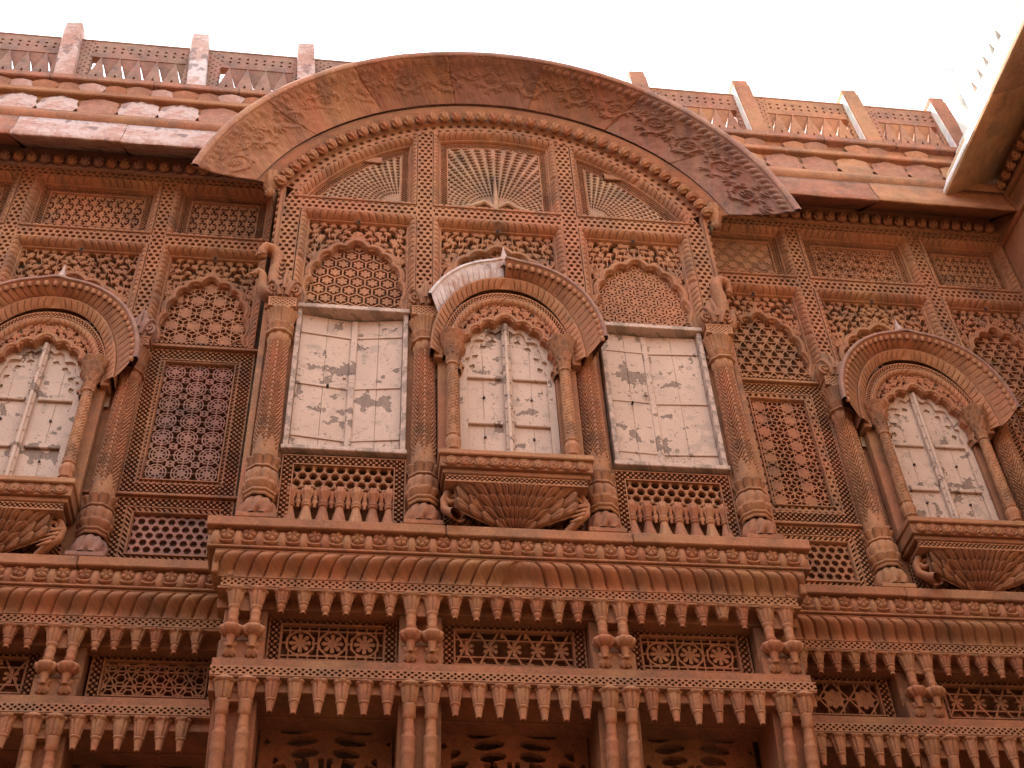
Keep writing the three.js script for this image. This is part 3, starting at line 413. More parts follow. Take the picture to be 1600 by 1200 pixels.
function pillar(parent, sx, x, z, o = {}) {
  const P = grp('pillar', parent, [sx * x, 7.58, z]), ms = o.mats ?? [M.red, M.redA, M.red];
  for (const [n, k, m] of [['pillar_base', 'base', 1], ['vase', 'vase', 0], ['shaft', 'shaft', 2], ['capital', 'capital', 0], ['lattice_block', 'block', 0], ['leaf_block', 'leaves', 1]]) { if (o.low && (k === 'leaves')) { } put(n, PILLAR[k], ms[m], P); }
  if (o.bracket) { const b = put('curled_bracket', PILLAR.bracket, ms[1], P); if (o.bracket > 0) b.rotation.y = PI; }
  return P;
}
const gg = (f) => { const q = new G(); f(q); return q.build(); };
const SM = {}; // shared small pieces
{ // pendants: origin at the top
  const crown = (q, s = 1) => q.lathe([[0.045, -0.055], [0.062, -0.05], [0.083, -0.028], [0.08, -0.016], [0.06, -0.008], [0.05, 0.004]].map(([r, y]) => [r * s, y]), 48, { mod: (th, j, r) => r * (j < 4 ? 0.74 + 0.29 * petal(th, 6, 0.45) : 1) });
  const body = (q, y1, r1, y0, r0) => q.lathe([[r1 * 0.9, y1], [r1, y1 + 0.004], [lerp(r1, r0, 0.5) * 1.03, (y0 + y1) / 2], [r0, y0]], 60, { mod: (th, j, r) => r * (0.76 + 0.26 * pow(petal(th, 8), 0.22)) });
  SM.pendant = gg((q) => { crown(q); body(q, -0.135, 0.042, -0.045, 0.064); q.lathe([[0.012, -0.247], [0.026, -0.246], [0.029, -0.238], [0.02, -0.226], [0.02, -0.218], [0.034, -0.196], [0.038, -0.178], [0.034, -0.162], [0.036, -0.156], [0.045, -0.15], [0.045, -0.138], [0.03, -0.132]], 22); });
  SM.brokenPendant = gg((q) => { crown(q); body(q, -0.135, 0.042, -0.045, 0.064); q.lathe([[0.001, -0.168], [0.022, -0.166], [0.034, -0.16], [0.036, -0.156], [0.045, -0.15], [0.045, -0.138], [0.03, -0.132]], 18); });
  SM.longPendant = gg((q) => { crown(q); body(q, -0.175, 0.045, -0.045, 0.066); q.lathe([[0.012, -0.297], [0.024, -0.296], [0.027, -0.286], [0.024, -0.272], [0.03, -0.256], [0.037, -0.21], [0.037, -0.2], [0.047, -0.194], [0.047, -0.18], [0.03, -0.172]], 22); });
  SM.spindle = gg((q) => { crown(q); body(q, -0.155, 0.042, -0.045, 0.066);
    q.lathe([[0.01, -0.5], [0.022, -0.499], [0.026, -0.49], [0.02, -0.478], [0.028, -0.46], [0.034, -0.42], [0.04, -0.4]], 20);
    q.lathe([[0.04, -0.41], [0.07, -0.395], [0.09, -0.365], [0.088, -0.345], [0.06, -0.325], [0.036, -0.315]], 48, { mod: (th, j, r) => r * (0.82 + 0.2 * petal(th, 8, 0.5)) });
    q.lathe([[0.03, -0.32], [0.032, -0.3], [0.045, -0.285], [0.03, -0.272], [0.038, -0.25], [0.034, -0.235], [0.04, -0.225], [0.04, -0.212], [0.034, -0.2], [0.038, -0.18], [0.046, -0.172], [0.046, -0.158], [0.03, -0.15]], 20); });
  SM.strut = gg((q) => { crown(q, 1.05); body(q, -0.16, 0.05, -0.045, 0.07); const ln = (y) => [0, y < -0.2 ? (y + 0.2) * 0.1 : 0];
    const pr = [[0.03, -1.0]]; for (let k = 0; k <= 40; k++) { const y = lerp(-1.0, -0.28, k / 40); pr.push([0.05 + 0.004 * (k % 9 < 2) - 0.012 * (k > 34) + (k < 14 ? 0.014 * sin(k / 14 * PI) : 0), y]); } pr.push([0.036, -0.27], [0.05, -0.255], [0.046, -0.22], [0.05, -0.18], [0.052, -0.165], [0.04, -0.15]);
    q.lathe(pr, 6, { lean: ln, t0: PI / 6, t1: PI / 6 + 2 * PI }); });
  SM.bud = gg((q) => { const pr = [[0.001, -0.079]]; for (let k = 0; k <= 9; k++) { const t = k / 9; pr.push([0.064 * sqrt(sin(PI * (0.08 + 0.86 * t))) * (1 - 0.25 * t) + 0.001, -0.075 + 0.13 * t]); } q.lathe(pr, 30, { mod: (th, j, r) => r * (0.62 + 0.43 * petal(th + (j > 5 ? 0.5 : 0), 6, 0.55)) * (j === 5 ? 0.86 : 1) }); });
  SM.rosette = gg((q) => { q.patch(40, 5, (u, v) => { const th = u * 2 * PI, p = petal(th, 5, 0.45), r = 0.058 * (0.8 + 0.2 * p) * (1 - v), zz = 0.026 * (v < 0.01 ? 0 : 0.45 + 0.55 * p * (1 - abs(v - 0.45)) + (v > 0.75 ? 0.35 : 0)); return [r * cos(th), r * sin(th), zz]; }, true); });
  SM.eye = gg((q) => { q.lathe([[0.048, 0], [0.05, 0.016], [0.042, 0.022], [0.034, 0.014], [0.03, 0.012], [0.018, 0.022], [0.002, 0.028]], 22); for (let k = 0; k < q.p.length; k += 3) for (const A of [q.p, q.n]) { const y = A[k + 1]; A[k + 1] = -A[k + 2]; A[k + 2] = y; } });
  SM.swag = gg((q) => { for (const s of [-1, 1]) q.patch(6, 7, (u, v) => { const w = (u - 0.5) * 2, th = -PI / 2 + s * v * 1.35, R = 0.063 + 0.034 * u; return [R * cos(th) * 1.05, R * sin(th) + 0.0, 0.002 + 0.034 * (1 - w * w) * (1 - 0.3 * v)]; }); });
  SM.tongue = gg((q) => { q.patch(8, 8, (u, v) => { const w = (u - 0.5) * 2, wd = 0.034 * (0.45 + 0.75 * sin(PI * min(1, 0.15 + v * 0.72))) * (v < 0.06 ? v / 0.06 : 1); return [w * wd, -0.135 + 0.14 * v, 0.002 + 0.044 * (1 - w * w) * sin(PI * (0.12 + 0.7 * v)) - 0.01 * (abs(w) < 0.13)]; }); });
}
const BAL = {
  post: gg((q) => { q.lathe([[0.062, 7.56], [0.066, 7.6], [0.074, 7.64], [0.06, 7.72], [0.034, 7.83], [0.03, 7.86]], 36, { mod: (th, j, r) => r * (0.86 + 0.16 * petal(th + 0.3 * (j & 1), 7, 0.5)) }); q.lathe([[0.028, 7.855], [0.042, 7.862], [0.042, 7.872], [0.03, 7.878], [0.044, 7.89], [0.044, 7.9], [0.032, 7.906]], 20); q.lathe([[0.032, 7.905], [0.036, 7.94], [0.05, 7.98], [0.058, 8.0], [0.056, 8.01], [0.05, 8.015], [0.05, 8.05], [0.03, 8.055]], 40, { mod: (th, j, r) => r * (0.84 + 0.18 * petal(th, 8, 0.5)) }); }),
  drop: gg((q) => q.lathe([[0.004, 7.85], [0.013, 7.853], [0.015, 7.862], [0.01, 7.87], [0.022, 7.895], [0.024, 7.915], [0.012, 7.925], [0.026, 7.935], [0.012, 7.945], [0.02, 7.97], [0.03, 8.0], [0.03, 8.01]], 16)),
};

// ---------------------------------------------------------------- lower zone shared by bay and wings (z = 0 is the wall face)
function lowerZone(T, sx, xa, xb, o) {
  const X = (x) => x * sx, ms = [M.red, M.redA, M.redB];
  const sl = grp('ledge', T), cuts = [xa, ...o.joints, xb];
  for (let k = 0; k < cuts.length - 1; k++) new G(sx).box(cuts[k] + 0.003, cuts[k + 1] - 0.003, 7.49 - (k % 2) * 0.003, 7.578 + (k % 3) * 0.004, -0.3, 0.165 - (k % 2) * 0.006, 0.008).mesh('ledge_stone', ms[(k + 1) % 3], sl);
  const fz = grp('carved_frieze', T);
  { const g = new G(sx); g.box(xa + 0.02, xb - 0.02, 7.325, 7.488, -0.25, 0.105, 0.004); g.box(xa + 0.025, xb - 0.025, 7.318, 7.336, -0.2, 0.128, 0.005); g.box(xa + 0.02, xb - 0.02, 7.44, 7.452, 0.09, 0.114, 0.003); g.mesh('frieze_ground', M.redB, fz); }
  const sp = 0.165, n = floor((xb - xa - 0.06) / sp), off = (xb - xa - n * sp) / 2, R = rng(77 + n);
  for (let k = 0; k < n; k++) {
    const x = xa + off + (k + 0.5) * sp; put('rosette', SM.rosette, ms[k % 3], fz, [X(x), 7.447, 0.105], R() * 6);
    put('swag', SM.swag, ms[(k + 1) % 3], fz, [X(x), 7.447, 0.1]);
  }
  for (let k = 0; k <= n; k++) put('tongue_leaf', SM.tongue, ms[(k * 2) % 3], fz, [X(xa + off + k * sp), 7.462, 0.104]);
  const cy = new G(sx), prof = []; for (let k = 0; k <= 8; k++) { const t = k / 8; prof.push([0.02 + 0.16 * t, 0.098 - 0.105 * t + 0.022 * sin(PI * 2 * t) - 0.0, sin(PI * clamp(0.1 + t * 0.85, 0, 1))]); }
  prof.unshift([0.0, -0.05, 0], [0, 0.104, 0], [0.016, 0.106, 0], [0.018, 0.1, 0]); prof.push([0.182, 0.0, 0], [0.194, 0.004, 0], [0.194, -0.1, 0]);
  const mid = o.mid ?? (xa + xb) / 2, cA = xb - 0.09, cB = xa + 0.09;
  band(cy, lineSide([cA, 7.318], [cB, 7.318]), prof, { pitch: 0.118, amp: 0.024, skew: 1.5, dir: o.dir ?? 0 }); cy.mesh('leaf_cornice', M.redB, T);
  if (o.ends) for (const x of [xa + 0.075, xb - 0.125]) new G(sx).box(x, x + 0.05, 7.13, 7.32, -0.2, 0.06, 0.01).mesh('cornice_end', M.redA, T);
  const ds = new G(sx); ds.carve({ x0: xa + 0.15, x1: xb - (o.ends ? 0.15 : 0), y0: 7.052, y1: 7.128, cell: 0.0072, z: 0.0, depth: 0.05, f: (x, y) => (min(y - 7.052, 7.128 - y) < 0.008 ? 0.003 : diamonds(0.052, 0.038, 0.33, 0, 7.09)(x, y)) }); ds.mesh('dotted_strip', M.redB, T);
  const fa = new G(sx); fa.box(xa + 0.13, xb - (o.ends ? 0.13 : -0.0), 6.95, 7.125, -0.3, -0.15, 0.004); fa.box(xa + 0.13, xb - (o.ends ? 0.13 : -0.0), 7.03, 7.053, -0.2, -0.004, 0.003);
  fa.box(xa + 0.16, xb - (o.ends ? 0.16 : 0), 6.374, 6.47, -0.4, -0.06, 0.004); fa.box(xa + 0.16, xb - (o.ends ? 0.16 : 0), 6.2, 6.374, -0.4, -0.06, 0.004);
  fa.box(xa + 0.16, xb - (o.ends ? 0.16 : 0), 6.285, 6.3, -0.2, -0.004, 0.003); fa.mesh('fascia', M.redA, T);
  const d2 = new G(sx); d2.carve({ x0: xa + 0.16, x1: xb - (o.ends ? 0.16 : 0), y0: 6.299, y1: 6.372, cell: 0.0072, z: 0.0, depth: 0.055, f: (x, y) => (min(y - 6.299, 6.372 - y) < 0.008 ? 0.003 : diamonds(0.052, 0.038, 0.33, 0.01, 6.336)(x, y)) }); d2.mesh('dotted_strip', M.redB, T);
  const pg = grp('pendant_row', T), lg = grp('pendant_row', T);
  const PR = rng(300 + o.pend.length), vary = (m) => { m.rotation.y = PR() * 6.28; m.scale.set(0.82 + PR() * 0.08, 0.78 + PR() * 0.07, 0.82 + PR() * 0.08); m.rotation.z = (PR() - 0.5) * 0.035; m.rotation.x = (PR() - 0.5) * 0.035; };
  o.pend.forEach((x, k) => { vary(put('pendant', PR() < 0.07 ? SM.brokenPendant : SM.pendant, ms[floor(PR() * 3)], pg, [X(x) + (PR() - 0.5) * 0.012, 7.052, -0.05])); const lp = put('pendant', SM.longPendant, ms[floor(PR() * 3)], lg, [X(x) + (PR() - 0.5) * 0.012, 6.298, -0.055]); vary(lp); lp.scale.y *= 1.09; });
  for (const [x, kind] of o.pairs) {
    const b = grp('paired_bracket', T), g = new G(sx);
    g.box(x - 0.165, x + 0.165, 6.47, 6.64, -0.36, -0.085, 0.012); g.box(x - 0.16, x + 0.16, 6.55, 6.95, -0.36, -0.16, 0.01); g.box(x - 0.05, x + 0.05, 6.87, 7.04, -0.16, -0.06, 0.006); g.box(x - 0.075, x + 0.075, 6.868, 6.885, -0.16, -0.052, 0.004);
    g.mesh('bracket_block', M.redA, b);
    for (const s of kind === 'half' ? [-1] : [-1, 1]) {
      const px = X(x + s * 0.079); put('spindle', SM.spindle, ms[s + 1], b, [px, 7.052, -0.045]);
      for (let q = -2; q <= 2; q++) { const t = put('acanthus_leaf', SM.tongue, ms[(q + 4) % 3], b, [px + q * 0.02, 6.625 - abs(q) * 0.01, -0.088], q * -0.34); t.scale.set(0.75, 1.0, 1.0); }
    }
    const lb = grp('paired_strut', T), lgm = new G(sx);
    lgm.patch(1, 12, (u, v) => [x - 0.155 + 0.31 * u, lerp(5.0, 6.29, v), -0.13 - 0.3 * pow(1 - v, 1.6)]); for (const s of [-1, 1]) lgm.patch(1, 12, (u, v) => [x + s * 0.155, lerp(5.0, 6.29, v), -0.13 - 0.3 * pow(1 - v, 1.6) - 0.4 * (s > 0 ? u : 1 - u)]);
    lgm.box(x - 0.06, x + 0.06, 6.13, 6.28, -0.16, -0.07, 0.006); lgm.box(x - 0.085, x + 0.085, 6.122, 6.138, -0.16, -0.06, 0.004);
    lgm.mesh('strut_block', M.redA, lb);
    for (const s of kind === 'half' ? [-1] : [-1, 1]) { const st = put('strut', SM.strut, ms[s + 1], lb, [X(x + s * 0.079), 6.298, -0.045]); st.rotation.x = 0.14; }
  }
  for (const [x0, x1, p] of o.panels) rectPanel(T, sx, x0, x1, 6.5, 7.0, p, M.redA, { bw: 0.1, p: 0.05, z: -0.27 });
  for (const [x0, x1] of o.fans) {
    const cx = (x0 + x1) / 2, f = fanField(cx, 5.0, 0.98, 2, { n: 34, w: 0.018, dr: 0.1, m: 22, bend: 0.5 }); const g = new G(sx);
    g.carve({ x0, x1, y0: 5.0, y1: 6.2, cell: 0.0125, z: -0.6, depth: 0.06, f: (x, y) => (min(x - x0, x1 - x) < 0.1 ? (min(x - x0, x1 - x) < 0.02 || min(x - x0, x1 - x) > 0.085 ? 0.01 : diamonds(0.3, 0.3, 0.1, x0 + 0.05, 5.8)(x, y)) : f(x, y)) }); g.mesh('fan_jali', M.redA, T);
  }
  const bk = new G(sx); bk.box(xa + 0.16, xb - (o.ends ? 0.16 : 0), 6.2, 7.5, -0.62, -0.42, 0.004); bk.box(xa + 0.16, xb - (o.ends ? 0.16 : 0), 5.0, 6.21, -1.3, -1.2, 0.004); bk.box(xa + 0.12, xb - (o.ends ? 0.12 : 0), 7.14, 7.49, -0.62, -0.2, 0.004); bk.mesh('backing_wall', M.redA, T);
}

// ---------------------------------------------------------------- shuttered windows
function shutterLeaf(name, parent, pos, x0, x1, y0, y1, mat, o) { // hinge edge at x = 0 of the leaf
  const L = grp(name, parent, pos), g = new G(), R = rng(o.seed), n = 2; let x = x0;
  for (let k = 0; k < n; k++) { const w = (x1 - x0) / n, e = y0 + (R() * 0.012); g.box(x + 0.001, x + w - 0.001, e, y1 - R() * 0.01, -0.03 + R() * 0.004, R() * 0.005, 0.003); x += w; }
  for (const y of o.rails) g.box(x0 + 0.004, x1 - 0.004, y - 0.014, y + 0.014, 0.003, 0.013, 0.004);
  for (const y of o.thick ?? []) g.box(x0 + 0.03, x1 - 0.05, y - 0.03, y + 0.03, 0.003, 0.028, 0.007);
  const m = g.mesh('boards', mat, L); return [L, m];
}
function shutterWindow(T, x0, x1, y0, y1, seed, o = {}) {
  const P = grp('shuttered_window', T), pm = paintMat(o.ox, o.oy), j = 0.045;
  const fw = (n, ...b) => new G().box(...b, 0.006).mesh(n, M.wood, P);
  const t = o.sag ?? 0;
  fw('frame_post', x0, x0 + j, y0 + 0.035, y1 - 0.05, -0.08, 0.03); fw('frame_post', x1 - j, x1, y0 + 0.035, y1 - 0.05, -0.08, 0.03);
  fw('lintel', x0 - 0.01, x1 + 0.01, y1 - 0.052, y1, -0.09, 0.06); fw('window_sill', x0 - 0.012, x1 + 0.012, y0 - 0.01, y0 + 0.037, -0.09, 0.045);
  const mid = (x0 + x1) / 2 + (o.off ?? 0), a = [y0 + 0.045, y1 - 0.06], H0 = a[1] - a[0];
  const rails = [0.1, 0.47, 0.86].map((q) => a[0] + q * H0);
  const [l1] = shutterLeaf('shutter', P, [x0 + j, 0, -0.035], 0.002, mid - x0 - j - 0.004, a[0], a[1], pm, { seed, rails });
  const [l2] = shutterLeaf('shutter', P, [x1 - j, 0, -0.035], -(x1 - j - mid) + 0.004, -0.002, a[0], a[1], pm, { seed: seed + 5, rails });
  l1.rotation.y = o.open?.[0] ?? 0.05; l2.rotation.y = -(o.open?.[1] ?? 0.05); l1.rotation.x = o.tip ?? 0;
  new G().box(mid - 0.03, mid + 0.03, a[0] - 0.01, a[1] - 0.012, -0.05, 0.012, 0.008).mesh('cover_strip', pm, l2).position.set(-(x1 - j), 0, 0.012);
  new G().box(mid - 0.075, mid - 0.045, a[0] + 0.5 * H0, a[0] + 0.525 * H0, -0.03, 0.0, 0.004).mesh('latch', M.wood, P); const lt = new G(); lt.tube([[mid - 0.2, a[0] + 0.44 * H0, -0.03], [mid - 0.2, a[0] + 0.44 * H0, 0.002]], () => 0.012, 8); lt.mesh('knob', M.iron, P);
  new G().box(x0 + 0.02, x1 - 0.02, y0, y1, -0.3, -0.2, 0.01).mesh('dark_interior', M.plaster, P);
}

// ---------------------------------------------------------------- hooded window (small balcony under a curved hood)
const superC = (a, h, yb, n = 48, pw = 0.92) => Array.from({ length: n + 1 }, (_, k) => { const th = k / n * PI; return [a * Math.sign(cos(th)) * pow(abs(cos(th)), pw), yb + h * pow(sin(th), 0.98)]; });
const HOOD = {};
{
  HOOD.lotus = gg((q) => { // deep bowl covered with tiers of tongue-shaped petals
    const B = (ph, v) => { const Rm = min(0.355 / cos(ph), 0.53 / max(0.01, abs(sin(ph)))), r = Rm * v; return [r * sin(ph) * (1 - 0.06 * v), 7.585 + r * cos(ph), 0.02 + 0.25 * pow(v, 0.8) * (1 - 0.3 * pow(abs(ph) / 1.32, 3))]; };
    q.patch(60, 24, (u, v) => B(lerp(-1.34, 1.34, u), v));
    const nrm = (a) => { const l = hypot(...a) || 1; return a.map((x) => x / l); };
    [[0.05, 0.34, 9], [0.24, 0.56, 11], [0.44, 0.78, 14], [0.66, 1.0, 17]].forEach(([v0, v1, n], t) => { for (let k = 0; k < n; k++) { const ph = lerp(-1.3, 1.3, (k + 0.5) / n) , w0 = 2.6 / n * 0.52; q.patch(8, 9, (u, v) => { const s = (u - 0.5) * 2, env = v < 0.7 ? 0.62 + 0.38 * v / 0.7 : sqrt(max(0, 1 - ((v - 0.7) / 0.3) ** 2)), a = ph + s * w0 * env, vv = lerp(v0, v1, v), p = B(clamp(a, -1.36, 1.36), vv), e = 0.02, pu = B(a + e, vv), pv = B(a, vv + e), U = [pu[0] - p[0], pu[1] - p[1], pu[2] - p[2]], V = [pv[0] - p[0], pv[1] - p[1], pv[2] - p[2]], N = nrm([U[1] * V[2] - U[2] * V[1], U[2] * V[0] - U[0] * V[2], U[0] * V[1] - U[1] * V[0]]), h = (0.006 + 0.034 * v * v + 0.02 * (1 - s * s) * sin(PI * (0.1 + 0.8 * v)) - 0.01 * (abs(s) < 0.2) * (v < 0.8)) * (N[2] < 0 ? -1 : 1); return [p[0] + N[0] * h, p[1] + N[1] * h, p[2] + N[2] * h]; }); } });
  });
  HOOD.volute = gg((q) => { const c = []; for (let m = 0; m <= 26; m++) { const t = m / 26, an = PI * 0.5 - t * 8.6, r = 0.062 * (1 - 0.75 * t); c.push([r * cos(an), r * sin(an), 0.02 * t]); } q.tube([[-0.06, -0.24, -0.1], [0.0, -0.17, -0.02], [0.07, -0.1, 0.0], [0.075, -0.01, 0], [0.04, 0.05, 0], ...c.slice(1)], (t) => lerp(0.036, 0.012, t), 9, 1.7); for (let k = 0; k < 4; k++) q.tube([[0.07 - k * 0.02, -0.03 - k * 0.045, 0.04], [0.02 - k * 0.02, -0.06 - k * 0.05, 0.055], [-0.05 - k * 0.012, -0.07 - k * 0.05, 0.02]], (t) => 0.02 * (1 - 0.6 * t), 6); });
  HOOD.colonnette = gg((q) => {
    q.box(-0.07, 0.07, 8.2, 8.235, -0.07, 0.07, 0.005); q.lathe([[0.066, 8.235], [0.07, 8.26], [0.06, 8.3], [0.045, 8.315]], 32, { mod: (th, j, r) => r * (0.88 + 0.13 * petal(th, 8, 0.6)) });
    q.lathe([[0.045, 8.315], [0.062, 8.325], [0.062, 8.338], [0.05, 8.345], [0.066, 8.4], [0.068, 8.43], [0.055, 8.465], [0.045, 8.475], [0.06, 8.482], [0.06, 8.495], [0.045, 8.5], [0.062, 8.53], [0.045, 8.535]], 40, { mod: (th, j, r) => r * (0.92 + 0.09 * petal(th, 8, 0.4)) });
    const pr = []; for (let k = 0; k <= 90; k++) pr.push([lerp(0.05, 0.043, k / 90), lerp(8.53, 9.3, k / 90)]); q.lathe(pr, 40, { mod: (th, j, r, y) => { const d = abs(fr(th / (2 * PI) * 6 + 0.5) - 0.5) * 2, ph = fr(y / 0.036 + 0.9 * d); return r + 0.007 * (ph < 0.15 ? -1 : sin(ph * PI)) * min(1, d * 4) + 0.004 * Math.exp(-((d / 0.12) ** 2)); } });
    q.lathe([[0.04, 9.3], [0.06, 9.305], [0.06, 9.32], [0.045, 9.325], [0.06, 9.37], [0.066, 9.378], [0.05, 9.38]], 40, { mod: (th, j, r) => r * (0.88 + 0.13 * petal(th, 8, 0.6)) });
    for (const [y, r, s] of [[9.375, 0.05, 0], [9.43, 0.064, 0.3], [9.49, 0.078, 0], [9.55, 0.09, 0.3], [9.61, 0.1, 0]]) q.lathe([[r, y], [r * 1.08, y + 0.03], [r * 1.3, y + 0.058], [r * 1.28, y + 0.064], [r * 0.9, y + 0.062]], 44, { mod: (th, j, rr) => rr * (0.82 + 0.2 * petal(th + s, 7, 0.5)) });
  });
  HOOD.arch = multifoil(0, 9.36, 0.425, 0.6, 9, 0.042, 0.05, 8);
  HOOD.ins = insideArch(HOOD.arch, 0, 9.36);
  HOOD.cusps = new Field(); for (const s of [-1, 1]) for (const a of [0.28, 0.62, 0.98, 1.28]) { const r = 0.36 + 0.13 * a / 1.4, x = s * r * cos(a) * 0.86, y = 9.36 + 0.97 * r * sin(a); if (abs(x) < 0.06) continue; const an = atan2(y - 9.36, x); for (const e of [-0.9, 0, 0.9]) HOOD.cusps.cap(x, y, x - 0.03 * cos(an + e), y - 0.03 * sin(an + e), 0.014, 0.011); }
  const C3 = superC(0.70, 1.0, 9.46), C2 = superC(0.605, 0.86, 9.46), C1 = superC(0.545, 0.77, 9.46), i1 = insideArch(C1, 0, 9.46);
  HOOD.outerBand = gg((q) => band(q, polySide(C3), [[0, 0.0, 0], [0, 0.235, 0], [0.012, 0.24, 0], [0.02, 0.235, 0.2], [0.055, 0.205, 1], [0.085, 0.18, 0.5], [0.095, 0.17, 0]], { pitch: 0.068, amp: 0.012, skew: 1.0 }));
  HOOD.dots = gg((q) => { const S = polySide(C2); q.carve({ x0: 0, x1: S.L, y0: 0, y1: 0.062, cell: 0.0068, z: 0.165, depth: 0.03, f: (x, y) => (min(y, 0.062 - y) < 0.007 ? 0.003 : dots(0.036, 0.0105, 0, 0.013)(x, y)), map: (s, b, z) => { const p = S.pos(s), m = S.nrm(s); return [p[0] + m[0] * b, p[1] + m[1] * b, z]; } }); });
  HOOD.innerBand = gg((q) => band(q, polySide(C1), [[-0.006, 0.1, 0], [-0.006, 0.178, 0], [0.004, 0.18, 0], [0.03, 0.17, 1], [0.045, 0.155, 0.3], [0.048, 0.12, 0]], { pitch: 0.055, amp: 0.009, skew: 1.0 }));
  HOOD.foliage = gg((q) => { const F = new Field(); foliage(F, -0.55, 0.55, 9.3, 10.3, 5, 0, 0.062); palm(F, 0, 9.99, PI / 2, 5, 1.3, 0.1, 0.011); q.carve({ x0: -0.53, x1: 0.53, y0: 9.34, y1: 10.24, cell: 0.0075, z: 0.135, depth: 0.05, f: (x, y) => F.f(x, y), clip: (x, y) => min(0.02 - HOOD.ins(x, y), (y > 9.46 ? i1(x, y) : 0.54 - abs(x)) - 0.03), relief: (x, y, v) => 0.014 * sqrt(clamp(v / 0.011, 0, 1)) }); });
  HOOD.cusped = gg((q) => plainBand(q, polySide([[0.425, 9.3], ...HOOD.arch, [-0.425, 9.3]]), ARCH.map(([a, z]) => [a * 0.85, z]), { z: 0.13 }));
  HOOD.backing = gg((q) => { const N = 48, A = superC(0.66, 0.95, 9.4, N); q.patch(N, 1, (u, v, i) => [A[i][0], v ? 9.3 : A[i][1], 0.085]); });
  HOOD.bead = gg((q) => { const pr = []; for (let k = 0; k <= 7; k++) { const t = k / 7; pr.push([0.017 * sqrt(sin(PI * (0.06 + 0.9 * t))), -0.03 + 0.045 * t]); } q.lathe(pr, 12); });
}
function hoodShell(q, rimG, th0, th1, za, zr, ar, hr, yr) { // underside, rim and upper face between two angles
  const n = ceil(abs(th1 - th0) / 0.033), at = (u) => lerp(th0, th1, u), cu = (a, h, yb, th) => [a * Math.sign(cos(th)) * pow(abs(cos(th)), 0.92), yb + h * pow(max(0, sin(th)), 0.98)];
  const rim = (th) => { const p = cu(ar, hr, yr, th); p[1] += 0.03 * Math.exp(-(((th - PI / 2) / 0.09) ** 2)); return p; };
  const pitch = 0.066, N = max(4, round(abs(th1 - th0) * 0.85 / pitch)), cols = []; for (let k = 0; k < N; k++) LC.forEach((c, i) => cols.push([(k + c) / N, LG[i]])); cols.push([1, -1]);
  q.patch(cols.length - 1, 10, (u, v, i, j) => { const [t, g] = cols[i], sk = (t < 0.5 ? -1 : 1) * 0.05 * v * (th1 - th0 > 2 ? 1 : 0), th = clamp(at(t) + sk, min(th0, th1), max(th0, th1)), a = cu(0.70, 1.0, 9.46, th), b = rim(th), r = g * 0.005 * sin(PI * clamp(v * 1.15, 0, 1)); return [lerp(a[0], b[0], v) , lerp(a[1], b[1], v) - r - 0.03 * sin(PI * v) * 0.6, lerp(za, zr, v) + r * 0.5]; });
  rimG.patch(n, 5, (u, v) => { const th = at(u), p = rim(th), k = [[0, 0, 0], [0.004, 0.0, 0.012], [0.012, 0.012, 0.016], [0.02, 0.03, 0.012], [0.024, 0.038, 0], [0.022, 0.042, -0.03]][round(v * 5)], l = [cos(th), sin(th)]; return [p[0] + l[0] * k[1], p[1] + l[1] * k[1], zr + k[2]]; });
  rimG.patch(n, 6, (u, v) => { const th = at(u), p = rim(th), b = cu(0.74, 1.2, 9.5, th), l = [cos(th), sin(th)]; return [lerp(p[0] + l[0] * 0.042, b[0], v), lerp(p[1] + l[1] * 0.042, b[1], v) + 0.03 * sin(PI * v), lerp(zr - 0.03, 0.0, v)]; });
}
